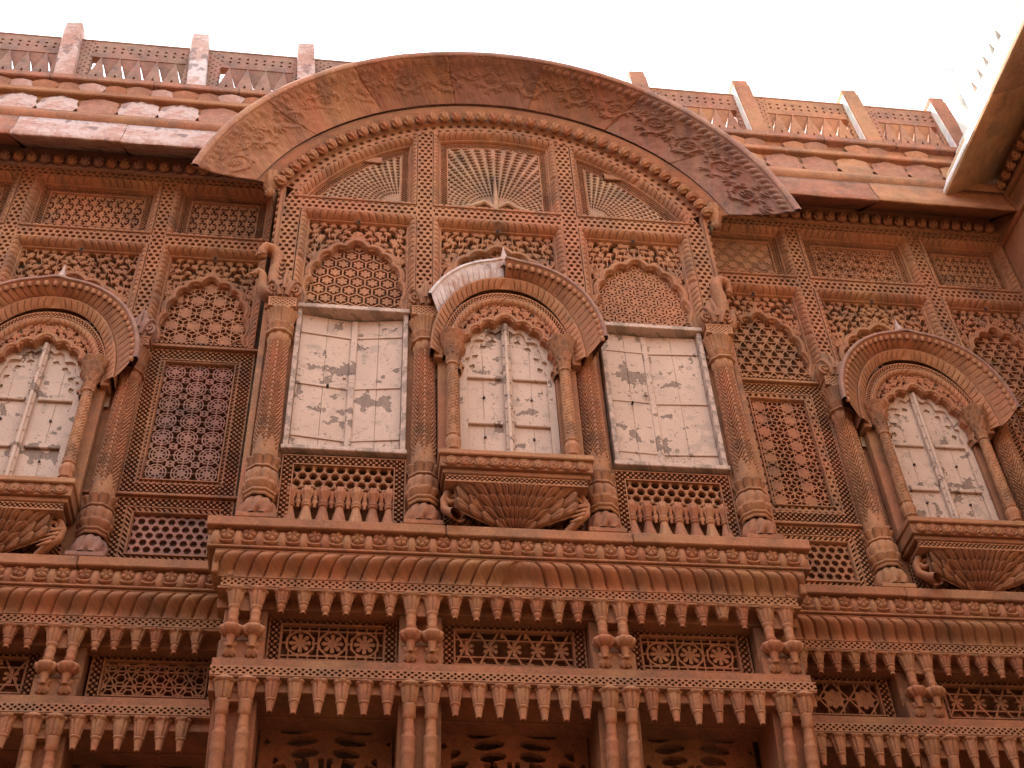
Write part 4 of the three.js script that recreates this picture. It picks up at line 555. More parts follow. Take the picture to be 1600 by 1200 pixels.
function hoodedWindow(x, zb, label, o) {
  const T = tag(grp('hooded_window', scene, [x, 0, zb]), label, 'window', 'hooded balcony windows'), ms = [M.red, M.redA, M.redB];
  const s = grp('balcony_sill', T); new G().box(-0.635, 0.635, 8.145, 8.2, 0, 0.365, 0.008).mesh('sill_slab', M.redB, s);
  { const g = new G(); g.box(-0.62, 0.62, 8.035, 8.144, 0, 0.335, 0.004); g.box(-0.6, 0.6, 7.99, 8.034, 0, 0.305, 0.006); g.box(-0.555, 0.555, 7.92, 7.99, 0, 0.25, 0.004); g.mesh('sill_body', M.redA, s); }
  for (let k = 0; k < 10; k++) { const px = -0.531 + k * 0.118, e = put('rosette', SM.eye, ms[k % 3], s, [px, 8.098, 0.334]), w = put('swag', SM.swag, ms[(k + 1) % 3], s, [px, 8.094, 0.328]); e.scale.setScalar(0.8); w.scale.set(0.68, 0.6, 0.9); }
  { const g = new G(); g.carve({ x0: -0.575, x1: 0.575, y0: 7.925, y1: 7.988, cell: 0.0068, z: 0.29, depth: 0.04, f: (a, b) => (min(b - 7.925, 7.988 - b) < 0.007 ? 0.003 : dots(0.04, 0.0115, 0, 7.937)(a, b)) }); g.box(-0.58, 0.58, 7.912, 7.926, 0.1, 0.298, 0.003); g.mesh('dotted_strip', M.redB, s); }
  put('lotus_bracket', HOOD.lotus, M.redA, T);
  for (const q of [-1, 1]) { const v = put('volute', HOOD.volute, M.redB, T, [q * 0.5, 7.845, 0.16]); if (q < 0) v.rotation.y = PI * 0.86; else v.rotation.y = 0.3; }
  { const g = new G(); for (const q of [-1, 1]) { const a = q < 0 ? -0.575 : 0.455; g.carve({ x0: a, x1: a + 0.12, y0: 7.58, y1: 7.92, cell: 0.0072, z: 0.03, depth: 0.05, f: (c, d) => (min(c - a, a + 0.12 - c) < 0.014 ? 0.003 : dots(0.042, 0.0125, a + 0.018, 7.59)(c, d)) }); } g.mesh('dotted_panel', M.red, T);
    const F = new Field(); foliage(F, -0.45, 0.45, 7.56, 7.9, 31, 0, 0.08); const h = new G(); h.carve({ x0: -0.455, x1: 0.455, y0: 7.58, y1: 7.9, cell: 0.009, z: 0.02, depth: 0.05, f: (a, b) => F.f(a, b), relief: (a, b, v) => 0.02 * sqrt(clamp(v / 0.012, 0, 1)) }); h.mesh('scroll_carving', M.redA, T); }
  for (const q of [-1, 1]) put('colonnette', HOOD.colonnette, ms[q + 1], T, [q * 0.5, 0, 0.18]);
  { const g = new G(); for (const q of [-1, 1]) { g.box(q < 0 ? -0.62 : 0.43, q < 0 ? -0.43 : 0.62, 8.2, 9.46, 0, 0.1, 0.006); g.box(q < 0 ? -0.66 : 0.58, q < 0 ? -0.58 : 0.66, 9.42, 9.7, 0, 0.17, 0.006); } g.mesh('jamb', M.redA, T); }
  const sr = grp('arch_surround', T);
  put('leaf_band', HOOD.outerBand, M.redB, sr); put('dotted_band', HOOD.dots, M.redB, sr); put('leaf_band', HOOD.innerBand, M.redB, sr); put('carved_foliage', HOOD.foliage, M.red, sr); put('cusped_arch', HOOD.cusped, M.redB, sr);
  // door leaves
  const pm = paintMat(o.ox, o.oy), D = grp('double_door', T);
  for (const q of [-1, 1]) {
    const g = new G(), lo = q < 0 ? -0.425 : 0.004, hi = q < 0 ? -0.004 : 0.425, R = rng(o.seed + q);
    for (let k = 0; k < 2; k++) { const w = (hi - lo) / 2, a = lo + k * w; g.carve({ x0: a + 0.0016, x1: a + w - 0.0016, y0: 8.2, y1: 10.06, cell: 0.0095, z: 0.03 + R() * 0.005, depth: 0.03, f: (X, Y) => -HOOD.cusps.f(X, Y), clip: (X, Y) => HOOD.ins(X, Y) + 0.03 }); }
    g.carve({ x0: lo, x1: hi, y0: 8.2, y1: 10.06, cell: 0.01, z: 0.06, depth: 0.03, f: (X, Y) => { const th = atan2(max(0, Y - 9.36), X), w = Y < 9.33 ? 0.048 : 0.05 + 0.048 * pow(abs(sin(th * 7)), 1.5); return max(w - HOOD.ins(X, Y), -0.5); }, clip: (X, Y) => HOOD.ins(X, Y) + 0.03 });
    for (const [y, w] of [[8.78, 0.028], [9.32, 0.022], [8.225, 0.03]]) g.box(lo + (q < 0 ? 0.06 : 0.05), hi - (q < 0 ? 0.05 : 0.06), y - w, y + w, 0.03, 0.062, 0.007);
    g.mesh('door_leaf', pm, D);
    const kn = new G(); for (const y of [8.62, 9.08]) kn.tube([[q * 0.21, y, 0.032], [q * 0.21, y - 0.004, 0.052], [q * 0.21, y - 0.012, 0.054]], (t) => 0.013 * (1 - 0.5 * t), 9); kn.mesh('knob', M.iron, D);
  }
  { const g = new G(); g.box(-0.034, 0.034, 8.2, 9.99, 0.03, 0.085, 0.012); g.box(-0.016, 0.016, 8.2, 9.985, 0.08, 0.102, 0.006); g.mesh('cover_strip', pm, D);
    const h = new G(); for (let k = 0; k < 11; k++) for (const q of [-1, 1]) h.box(q * 0.026 - 0.008, q * 0.026 + 0.008, 8.3 + k * 0.155, 8.316 + k * 0.155, 0.08, 0.094, 0.004); h.mesh('studs', pm, D); }
  put('door_backing', HOOD.backing, M.plaster, T, [0, 0, -0.07]);
  // hood
  const hd = grp('curved_hood', T), hg = new G(), rg = new G();
  if (o.broken) { hoodShell(hg, rg, 0.0, PI * 0.5, 0.225, 0.36, 0.85, 0.94, 9.61); hg.mesh('hood_stone', M.redA, hd); rg.mesh('hood_rim', M.grey, hd); const h2 = new G(); hoodShell(h2, h2, PI * 0.5, PI * 0.84, 0.2, 0.27, 0.78, 1.02, 9.62); h2.mesh('broken_hood_stone', M.lime, hd).userData.label = 'broken pale left half of the hood'; }
  else { hoodShell(hg, rg, 0.0, PI, 0.225, 0.36, 0.86, 0.955, 9.6); hg.mesh('hood_stone', M.redA, hd); rg.mesh('hood_rim', M.grey, hd); const tp = new G(), n = 40; tp.patch(n, 3, (u, v) => { const th = lerp(0.9, PI - 0.35, u), p = [0.86 * cos(th), 9.6 + 0.985 * sin(th)]; return [p[0] * lerp(1, 0.9, v), p[1] + 0.022 + 0.11 * v * sin(th) + 0.012 * sin(u * 40) * (v > 0.5) - (v > 0.9) * 0.05, lerp(0.31, 0.1, v)]; }); tp.mesh('lime_topping', M.limeB, hd); }
  for (let k = 0; k <= 38; k++) { const th = lerp(0.02, o.broken ? PI * 0.49 : PI - 0.02, k / 38 * 1); if (o.broken && k % 2) continue; const px = 0.838 * Math.sign(cos(th)) * pow(abs(cos(th)), 0.92), py = 9.59 + (o.broken ? 0.93 : 0.945) * pow(sin(th), 0.98); put('bead', HOOD.bead, ms[k % 3], hd, [px, py, 0.338]).scale.setScalar(1.45); }
  { const g = new G(); g.lathe([[0.05, 10.58], [0.06, 10.62], [0.035, 10.68], [0.045, 10.71], [0.03, 10.76], [0.018, 10.82], [0.004, 10.9]], 18, { z: 0.24, mod: (th, j, r) => r * (0.85 + 0.18 * petal(th, 6)) }); g.mesh('finial', M.limeB, hd); }
  return T;
}

// ---------------------------------------------------------------- ground and the block of the palace behind the carved front
{ const g = new G(); g.face([[-300, 0, 300], [300, 0, 300], [300, 0, -300], [-300, 0, -300]], [0, 1, 0]); struct(put('courtyard_ground', g.build(), M.paving, scene)); }

// ---------------------------------------------------------------- projecting bay
const YC = 10.85;
const bay = tag(grp('projecting_bay', scene, [0, 0, 0.6]), 'projecting red sandstone bay with carved pillars under a broad curved roof', 'bay');
{
  const T = bay, ms = [M.red, M.redA, M.redB];
  for (const [x, b] of [[-2.03, -1], [-0.735, 0], [0.735, 0], [2.03, 1]]) pillar(T, 1, x, 0.03, { bracket: b });
  { // plain wall between the openings, side walls, inner backing
    const g = new G();
    for (const s of [-1, 1]) { g.box(s < 0 ? -2.2 : 1.9, s < 0 ? -1.9 : 2.2, 7.57, 10.1, -0.14, -0.025, 0.006); g.box(s < 0 ? -0.885 : 0.58, s < 0 ? -0.58 : 0.885, 7.57, 10.1, -0.14, -0.03, 0.006); g.box(s < 0 ? -2.205 : 2.15, s < 0 ? -2.15 : 2.205, 7.14, 11.95, -0.62, 0.004, 0.006); }
    g.mesh('wall', M.red, T);
    const b = new G(), n = 40; b.patch(n, 1, (u, v) => { const a = lerp(0.42, PI - 0.42, u); return [2.37 * cos(a), v ? 7.5 : YC + 2.37 * sin(a), -0.4]; }); b.mesh('inner_wall', M.plaster, T);
    const vt = new G(); vt.patch(n, 1, (u, v) => { const a = lerp(0.36, PI - 0.36, u); return [2.42 * cos(a), YC + 2.42 * sin(a), v ? 0.02 : -0.65]; }); vt.mesh('vault', M.plaster, T);
  }
  // star-lattice strips
  const arcClip = (r) => (x, y) => r - hypot(x, y - YC);
  const lat = grp('star_lattice_strips', T);
  for (const s of [-1, 1]) {
    strip2(s, 1.985, 2.165, 10.06, 12.1, arcClip(2.31)); strip2(s, 0.665, 0.825, 10.06, 13.1, arcClip(2.275));
    strip2(s, 0.825, 1.985, 11.575, 11.745, (x, y) => 2.3 - hypot(x, y - YC));
    const e = new G(s); e.box(2.166, 2.2, 10.06, 11.93, -0.1, 0.03, 0.006); for (let k = 0; k < 10; k++) e.box(2.172, 2.222, 10.9 + k * 0.105, 10.96 + k * 0.105, -0.06, 0.02, 0.01); e.mesh('edge_moulding', M.redA, lat);
  }
  strip2(1, -0.665, 0.665, 11.575, 11.745);
  function strip2(s, x0, x1, y0, y1, clip) { const g = new G(s); strip(g, x0, x1, y0, y1, { clip }); g.mesh('star_lattice', M.red, lat); }
  { const R = 2.335, a0 = 0.455, L = (PI - 2 * a0) * R, g = new G(); g.carve({ x0: 0, x1: L, y0: -0.068, y1: 0.068, cell: 0.0078, z: 0.006, depth: 0.06, f: (x, y) => (0.068 - abs(y) < 0.01 ? 0.003 : kagome(0.095, 0.0155, L / 2, 0.024)(x, y)), map: (s, r, z) => { const a = PI - a0 - s / R; return [(R + r) * cos(a), YC + (R + r) * sin(a), z]; } }); g.mesh('star_lattice', M.red, lat); }
  // arched panels
  for (const [s, l, sd, args] of [[-1, 'flowerHex', 11, [0.145]], [1, 'starHex', 12, [0.15]]]) archPanel(T, s, 0.83, 1.975, 10.14, 11.57, l, sd, M.red, { args, back: true });
  archPanel(T, 1, -0.66, 0.66, 10.14, 11.57, 'comb', 13, M.red, { args: [0.07], h: 0.66, noSill: true, back: true });
  // lunette panels
  for (const s of [-1, 1]) {
    const P = grp('fan_jali_panel', T), r = 2.262, x0 = 0.832, y0 = 11.75, xe = sqrt(r * r - (y0 - YC) ** 2), g = new G(s), aA = Math.asin((y0 - YC) / r), aB = Math.acos(x0 / r), ye = YC + r * sin(aB);
    leafFrame(g, [lineSide([x0, y0], [xe, y0]), arcSide(0, YC, r, aA, aB), lineSide([x0, ye], [x0, y0])], true, 0.92); g.mesh('leaf_frame', M.red, P);
    const ed = (x, y) => min(x - x0 - 0.08, y - y0 - 0.02, r - 0.08 - hypot(x, y - YC)), bw = 0.085, dt = dots(0.036, 0.0105, x0, y0);
    new G(s).carve({ x0, x1: xe, y0, y1: ye, cell: 0.0068, z: -0.1, depth: 0.04, f: (x, y) => { const e = ed(x, y); return e < 0.009 || bw - e < 0.01 ? 0.003 : dt(x, y); }, clip: (x, y) => min(bw - ed(x, y), ed(x, y) + 0.01) }).mesh('dotted_border', M.red, P);
    const f = fanField(x0 + 0.165, y0 + 0.1, 0.2, 1.2, { dr: 0.05, m: 28, n: 40, bend: 0.25 }); new G(s).carve({ x0: x0 + 0.15, x1: xe, y0: y0 + 0.09, y1: ye, cell: 0.0085, z: -0.112, depth: 0.04, f, clip: (x, y) => ed(x, y) - bw + 0.008, relief: (x, y, v) => 0.014 * sqrt(clamp(v / 0.014, 0, 1)) }).mesh('fan_lattice', M.buff, P);
  }
  {
    const P = grp('fan_jali_panel', T), r = 2.262, x0 = 0.66, y0 = 11.75, ye = YC + sqrt(r * r - x0 * x0), g = new G(), a = Math.acos(x0 / r);
    leafFrame(g, [lineSide([-x0, y0], [x0, y0]), lineSide([x0, y0], [x0, ye]), arcSide(0, YC, r, a, PI - a), lineSide([-x0, ye], [-x0, y0])], true, 0.92); g.mesh('leaf_frame', M.red, P);
    const ed = (x, y) => min(x0 - 0.08 - abs(x), y - y0 - 0.01, r - 0.08 - hypot(x, y - YC)), bw = 0.085, dt = dots(0.036, 0.0105, 0, y0);
    new G().carve({ x0: -x0, x1: x0, y0, y1: YC + r, cell: 0.0068, z: -0.1, depth: 0.04, f: (x, y) => { const e = ed(x, y); return e < 0.009 || bw - e < 0.01 ? 0.003 : dt(x, y); }, clip: (x, y) => min(bw - ed(x, y), ed(x, y) + 0.01) }).mesh('dotted_border', M.red, P);
    const f = fanField(0, y0 + 0.12, 0.25, 1.2, { dr: 0.052, m: 30, n: 38, bend: 0.35 }); new G().carve({ x0: -x0, x1: x0, y0, y1: YC + r, cell: 0.0085, z: -0.112, depth: 0.045, f, clip: (x, y) => ed(x, y) - bw + 0.008, relief: (x, y, v) => 0.014 * sqrt(clamp(v / 0.014, 0, 1)) }).mesh('fan_lattice', M.buff, P);
    const h = new G(); h.tube([[0, 11.86, -0.09], [0, 12.1, -0.075], [0, 12.45, -0.08]], (t) => lerp(0.035, 0.012, t), 8); for (const s of [-1, 1]) h.tube([[s * 0.42, 11.86, -0.09], [s * 0.25, 11.9, -0.08], [s * 0.12, 11.98, -0.075], [s * 0.02, 11.9, -0.08]], (t) => lerp(0.02, 0.03, sin(t * PI)), 8); h.mesh('centre_palm', M.buff, P);
  }
  // bead arch and cove below the curved roof
  { const g = new G(), a0 = 0.4; plainBand(g, arcSide(0, YC, 2.4, PI - a0, a0), [[-0.006, -0.05], [-0.006, 0.02], [0.02, 0.03], [0.06, 0.035], [0.12, 0.04], [0.16, 0.07], [0.2, 0.075], [0.27, 0.06], [0.29, 0.02]], { step: 0.06 }); g.mesh('cove', M.redA, T);
    const bd = grp('bud_moulding', T), n = 41; for (let k = 0; k < n; k++) { const a = lerp(0.435, PI - 0.435, k / (n - 1)), b = put('bud', SM.bud, ms[(k * 2) % 3], bd, [2.455 * cos(a), YC + 2.455 * sin(a), 0.085], a - PI / 2); b.scale.setScalar(1.02); } }
  // row under the shutters: balusters in relief
  for (const s of [-1, 1]) {
    const P = grp('baluster_panel', T), x0 = 0.875, x1 = 1.89, y0 = 7.575, y1 = 8.36, bw = 0.1, i0 = x0 + bw, i1 = x1 - bw, j1 = y1 - bw;
    const ed = (x, y) => min(x - x0, x1 - x, y1 - y), dt = dots(0.048, 0.0142, (x0 + x1) / 2, y1 - 0.05);
    new G(s).carve({ x0, x1, y0, y1, cell: 0.0072, z: 0, depth: 0.05, f: (x, y) => { const e = ed(x, y); return e < 0.012 || bw - e < 0.012 ? 0.003 : dt(x, y); }, clip: (x, y) => bw - ed(x, y) }).mesh('dotted_border', M.redA, P);
    const f = pat('comb', [i0, i1, 8.03, j1], 0.088); new G(s).carve({ x0: i0, x1: i1, y0: 8.0, y1: j1, cell: 0.0082, z: -0.03, depth: 0.05, f, relief: (x, y, v) => 0.012 * sqrt(clamp(v / 0.01, 0, 1)) }).mesh('flower_lattice', M.red, P);
    new G(s).box(i0 - 0.01, i1 + 0.01, 7.56, 8.02, -0.2, -0.15, 0.003).mesh('back_panel', M.redB, P);
    for (let k = 0; k < 7; k++) { const x = s * (i0 + (k + 0.35) * 0.1325 - 0.02); if (abs(x) > i1 + 0.01) continue; put('baluster', BAL.post, ms[k % 3], P, [x, 0, -0.055]); if (k < 6 && abs(x) + 0.066 < i1) put('small_pendant', BAL.drop, ms[(k + 1) % 3], P, [x + s * 0.066, 0, -0.05]); }
  }
  shutterWindow(T, -1.9, -0.885, 8.4, 10.135, 3, { ox: 0.12, oy: 0.31, open: [0.13, 0.13], off: 0.02 });
  shutterWindow(T, 0.9, 1.89, 8.4, 10.135, 9, { ox: 0.63, oy: 0.74, open: [0.06, 0.06], off: -0.06 });
  const pend = []; for (let k = -3; k <= 3; k++) pend.push(k * 0.1585); for (let k = 0; k < 6; k++) pend.push(0.965 + k * 0.1635, -0.965 - k * 0.1635);
  lowerZone(T, 1, -2.39, 2.39, { joints: [-0.56, 0.93], pend, pairs: [[-2.04], [-0.73], [0.73], [2.05]], ends: true, mid: 0,
    panels: [[-1.87, -0.9, 'panelA'], [-0.56, 0.56, 'panelB'], [0.9, 1.87, 'panelA']], fans: [[-1.87, -0.9], [-0.57, 0.57], [0.9, 1.87]] });
}

// ---------------------------------------------------------------- curved roof of the bay (stones with carved undersides)
{
  const rf = grp('curved_roof', bay), C0 = [10.93, 2.62, 0.075], C1 = [10.754, 2.998, 0.55];
  const A0 = lerp, ang = (t, k) => (k ? lerp(0.215, PI - 0.215, t) : lerp(0.37, PI - 0.37, t));
  const F = new Field(0.06); { // vine scroll in (s, w) metres, one period 0.5
    for (let p = 0; p < 16; p++) { const s = p * 0.5, up = p & 1 ? 1 : -1, pts = []; for (let k = 0; k <= 26; k++) { const q = k / 26, a = up * (q * 8.5) + PI / 2 * up, r = 0.15 * (1 - 0.82 * q); pts.push([s + 0.25 + r * sin(a) * 1.1, 0.33 + up * 0.02 + r * cos(a)]); } F.line(pts, 0.02, 0.012);
      for (let k = 0; k < 7; k++) { const a = k * 0.9 + p; palm(F, s + 0.25 + 0.13 * cos(a), 0.33 + 0.13 * sin(a), a + up * 0.9, 3, 0.6, 0.085, 0.016); } F.flower(s + 0.25, 0.33 + up * 0.02, 6, 0.06, 0.018); palm(F, s, 0.33, up * 1.3, 5, 0.9, 0.13, 0.016); }
  }
  const cuts = [0, 0.155, 0.293, 0.437, 0.567, 0.70, 0.84, 1], ms = [M.grey, M.grey, M.rough, M.redC, M.rough, M.pale, M.pale];
  const P = (t, w) => { const a = ang(t, 0), b = ang(t, 1), x0 = C0[1] * cos(a), y0 = C0[0] + C0[1] * sin(a), x1 = C1[1] * cos(b), y1 = C1[0] + C1[1] * sin(b), m = (a + b) / 2, sag = 0.05 * sin(PI * w); return [lerp(x0, x1, w) + cos(m) * sag, lerp(y0, y1, w) + sin(m) * sag, lerp(C0[2], C1[2], w) - sag * 0.6, m]; };
  for (let k = 0; k < 7; k++) {
    const ta = cuts[k] + 0.00004, tb = cuts[k + 1] - 0.00004, g = new G(), n = ceil((tb - ta) * 7.6 / 0.0125), crisp = k < 2 ? 1 : k < 3 ? 0.6 : 0.42;
    const rel = (t, w) => { const s = (1 - t) * 7.6, e = min((t - ta), (tb - t)) * 7.6, erode = 0.45 + 0.9 * vnoise(s * 2.2, w * 3, 4096, 5 + k); let h = 0.034 * crisp * sstep(0, 0.007, F.f(s, w * 0.66)) * clamp(erode, 0, 1);
      const bx = fr(s / 0.085) - 0.5, by = (w - 0.875) / 0.075; h += (k < 3 ? 0.03 : 0.012 * erode) * sqrt(max(0, 1 - by * by - bx * bx * 5)); h += 0.012 * crisp * (Math.exp(-(((w - 0.79) / 0.014) ** 2)) + Math.exp(-(((w - 0.955) / 0.012) ** 2)));
      h += (k < 2 ? 0.02 : 0.04) * (fbm(fr(s / 8), fr(w * 0.08), 24, 4, 41 + k) - 0.5) + 0.008 * (vnoise(s * 14, w * 9, 4096, 61) - 0.5); return h * lerp(0.6, 1, sstep(0, 0.03, e)) - 0.006 * (1 - sstep(0, 0.012, e)); };
    g.patch(n, 54, (u, v) => { const t = lerp(tb, ta, u), q = P(t, v), h = rel(t, v) * (v < 0.985 ? 1 : 0); return [q[0] - cos(q[3]) * 0.73 * h, q[1] - sin(q[3]) * 0.73 * h, q[2] + 0.68 * h]; });
    const m = max(6, round(n / 4)), chip = (t) => 0.008 * vnoise(t * 160, 3.3, 4096, 71);
    const RIM = [[0, 0], [-0.006, 0.016], [0.012, 0.03], [0.05, 0.032], [0.074, 0.018], [0.07, -0.02]];
    g.patch(m, 8, (u, v) => { const t = lerp(tb, ta, u), q = P(t, 1 - v), b = lerp(ang(t, 1), ang(t, 0), v), h = lerp(0.07, 0.16, v); return [q[0] + cos(b) * h, q[1] + sin(b) * h, q[2] - 0.02]; });
    g.patch(m, 5, (u, v, i, j) => { const t = lerp(tb, ta, u), q = P(t, 1), b = ang(t, 1), [dr, dz] = RIM[j]; return [q[0] + cos(b) * (dr - chip(t) * (j > 2)), q[1] + sin(b) * (dr - chip(t) * (j > 2)), q[2] + dz]; });
    for (const [t, s] of [[ta, 1], [tb, -1]]) g.patch(10, 1, (u, v) => { const q = P(t, u), b = lerp(ang(t, 0), ang(t, 1), u), h = (s > 0) === (v > 0.5) ? 0 : lerp(0.16, 0.07, u); return [q[0] + cos(b) * h, q[1] + sin(b) * h, q[2] - h * 0.12]; });
    g.mesh('roof_stone', ms[k], rf);
  }
  for (const s of [-1, 1]) { const g = new G(); g.lathe([[0.001, 11.7], [0.036, 11.715], [0.058, 11.75], [0.042, 11.79], [0.075, 11.83], [0.09, 11.89], [0.076, 11.92], [0.1, 11.96], [0.09, 12.03]], 36, { x: s * 2.3, z: 0.02, mod: (th, j, r) => r * (0.88 + 0.14 * petal(th, 8)) }); g.mesh('roof_bracket', M.redB, rf); }
  { const g = new G(), n = 48; g.patch(n, 1, (u, v) => { const a = lerp(0.43, PI - 0.43, u); const rv = lerp(2.47, 2.72, sstep(0.43, 0.62, min(a, PI - a))); return [rv * cos(a), 10.93 + rv * sin(a), v ? 0.06 : -1.2]; }); g.mesh('roof_vault', M.rough, rf); }
}
const WINGTOP = 12.6;

// ---------------------------------------------------------------- the two side walls with eave
function wing(sx, label, far, o) {
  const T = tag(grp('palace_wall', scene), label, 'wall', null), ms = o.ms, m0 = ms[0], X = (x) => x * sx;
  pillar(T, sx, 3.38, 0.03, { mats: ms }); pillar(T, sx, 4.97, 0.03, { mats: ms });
  { const g = new G(sx); g.box(3.28, 5.07, 7.57, 10.06, -0.14, -0.02, 0.006); g.box(2.2, far, 8.335, 8.362, -0.05, 0.012, 0.004); g.box(2.2, 3.27, 10.105, 10.135, -0.08, 0.02, 0.004); g.mesh('wall', m0, T);
    const b = new G(sx); b.box(2.15, far, 7.5, 12.95, -0.5, -0.35, 0.004); b.box(0.5, far, 12.93, 13.0, -1.0, -0.04, 0.004); b.mesh('inner_wall', M.plaster, T);
    const c = new G(sx); c.box(0, far + 2.5, 0, 5.0, -7, -0.95, 0.01); c.box(0, far + 2.5, 5.0, 13.2, -7, -0.97, 0.01); c.mesh('rear_block', M.redB, T); }
  rectPanel(T, sx, 2.3, 3.275, 8.365, 10.1, o.tall, m0, { bw: 0.13, second: o.second, z: -0.02, p: 0.05, latticeMat: ms[1], args: o.tallArgs, secondHoles: o.secondHoles, depth: o.depth });
  rectPanel(T, sx, 2.3, 3.275, 7.58, 8.33, 'comb', m0, { bw: 0.105, second: 0.06, secondHoles: (x, y) => (fr((x - y) / 0.05) < 0.5 ? -0.004 : 0.004), z: -0.02, p: 0.05, args: [0.082], latticeMat: ms[1] });
  if (o.full) { rectPanel(T, sx, 5.075, far - 0.02, 8.365, 10.1, o.tall, m0, { bw: 0.12, second: o.second, p: 0.05, args: o.tallArgs, latticeMat: ms[1] }); rectPanel(T, sx, 5.075, far - 0.02, 7.58, 8.33, 'comb', m0, { bw: 0.105, p: 0.05, args: [0.082] }); }
  const lat = grp('star_lattice_strips', T), st = (x0, x1, y0, y1) => { const g = new G(sx); strip(g, x0, x1, y0, y1); g.mesh('star_lattice', m0, lat); };
  st(3.365, 3.505, 10.06, 12.59); st(4.83, 4.965, 10.06, 12.59); st(2.2, 3.365, 11.565, 11.72); st(3.505, 4.83, 11.565, 11.72); st(4.965, far, 11.565, 11.72); st(2.2, far, 12.59, 12.7);
  archPanel(T, sx, 2.315, 3.36, 10.14, 11.56, o.arch, 21, m0, { args: o.archArgs, latticeMat: ms[2] });
  archPanel(T, sx, 3.51, 4.825, 10.0, 11.56, 'comb', 22, m0, { args: [0.07], h: 0.6, noSill: true });
  archPanel(T, sx, 4.97, far, 10.14, 11.56, o.arch, 23, m0, { args: o.archArgs, latticeMat: ms[2] });
  o.top.forEach((p, k) => { const [a, b] = [[2.315, 3.36], [3.51, 4.825], [4.97, far]][k]; rectPanel(T, sx, a, b, 11.725, 12.585, p, m0, { leaf: true, bw: 0.09, p: 0.037, cell: 0.0068, latticeMat: ms[2] }); });
  // cove, buds and eave
  const cv = new G(sx); plainBand(cv, lineSide([2.1, 12.7], [far + 0.3, 12.7]), [[0, -0.05], [0, 0.02], [0.02, 0.03], [0.1, 0.03], [0.13, 0.06], [0.2, 0.08], [0.26, 0.08]]); cv.mesh('cove', ms[1], T);
  const bd = grp('bud_moulding', T); for (let x = 2.28; x < far; x += 0.138) put('bud', SM.bud, ms[round(x * 50) % 3], bd, [X(x), 12.77, 0.08]);
  const ev = grp('eave', T), R = rng(sx > 0 ? 5 : 6), ex0 = sx > 0 ? 0.0 : 0.0;
  let x = 1.2; while (x < far + 0.0) { const w = 1.1 + R() * 0.7, e = min(x + w, far + 0.05), d = (R() - 0.5) * 0.012, q = new G(sx), a = x + 0.0012, b = e - 0.0012;
    const pf = [[-0.02, 12.965], [0.06, 12.94], [0.3, 12.72], [0.5, 12.535], [0.525, 12.525], [0.535, 12.535], [0.535, 12.6], [0.525, 12.612], [0.515, 12.615], [0.465, 12.85], [0.455, 12.945], [-0.1, 12.98]].map(([z, y]) => [z + d, y + d * 0.5]);
    q.patch(ceil((b - a) / 0.06), pf.length - 1, (u, v, i, j) => { const xx = lerp(b, a, u), c = j > 2 && j < 9 ? 0.01 * (vnoise(xx * 9, j * 2.7, 4096, 17) - 0.5) : 0; return [xx, pf[j][1] + c, pf[j][0] + c]; });
    for (const xx of [a, b]) q.face(pf.map(([z, y]) => [xx, y, z])); q.mesh('eave_stone', o.eaveMats[floor(R() * 3)], ev);
    x = e; }
  const cn = grp('cornice', T), cg = new G(sx);
  cg.patch(80, 8, (u, v) => { const a = -PI / 2 + v * PI, xx = lerp(1.0, far, u); return [lerp(far, 1.0, u), 13.03 + 0.095 * sin(a) + 0.006 * vnoise(xx * 5, 1, 4096, 3), 0.4 + 0.075 * cos(a)]; }); cg.box(1.0, far, 13.1, 13.2, -0.2, 0.4, 0.008); cg.box(1.0, far, 13.19, 13.66, -0.2, 0.27, 0.008); cg.box(1.0, far, 13.6, 13.68, -0.2, 0.35, 0.012); cg.box(1.0, far, 13.67, 14.03, -0.2, 0.22, 0.008); cg.mesh('cornice_band', o.cornice[0], cn);
  for (let k = 0, px = 1.3; px < far - 0.2; px += 0.43, k++) { const g = new G(), ww = 0.205 + R() * 0.012, tip = 0.43 + R() * 0.03; g.patch(14, 12, (u, v) => { const w = (u - 0.5) * 2, s = ww * pow(sin(PI * min(1, 0.22 + v * 0.6)), 0.7) * (v > 0.82 ? sqrt(max(0, 1 - ((v - 0.82) / 0.18) ** 1.6)) : 1) * (1 + 0.05 * sin(v * 18)); return [w * s, tip * v, 0.03 * (1 - w * w) * (1 - 0.5 * v) - 0.07 * v + 0.018 * vnoise(u * 6 + k * 9, v * 6, 4096, 8)]; }); g.mesh('petal', o.petal[k % o.petal.length], cn).position.set(X(px), 13.18, 0.345); }
  for (let k = 0, px = 1.15; px < far; px += 0.255, k++) { if (R() < (o.missing ?? 0)) continue; const g = new G(), r0 = 0.15; g.patch(20, 4, (u, v) => { const a = lerp(-PI * 0.98, -0.02 * PI, u), r = r0 * (1 - v); return [r * cos(a), r * 1.15 * sin(a), 0.035 * sqrt(1 - (r / r0) ** 2 * 0.8) + 0.012 * v]; }); g.mesh('scallop', o.cornice[k % 3], cn).position.set(X(px), 13.92, 0.225 + (k % 2) * 0.012); }
  { const g = new G(sx); let q = 0.9; while (q < far) { const e = min(far, q + 0.9 + R() * 0.8); g.box(q + 0.002, e - 0.002, 13.94, 14.03 + R() * 0.01, -0.25, 0.3 + R() * 0.012, 0.012); q = e; } g.mesh('cornice_ledge', o.cornice[2], cn); }
  // lower zone
  const pend = []; for (let k = 0; k < 6; k++) pend.push(2.44 + k * 0.151); for (let k = 0; k < 7; k++) pend.push(3.69 + k * 0.158); for (let k = 0; k < 5; k++) if (5.22 + k * 0.155 < far) pend.push(5.22 + k * 0.155);
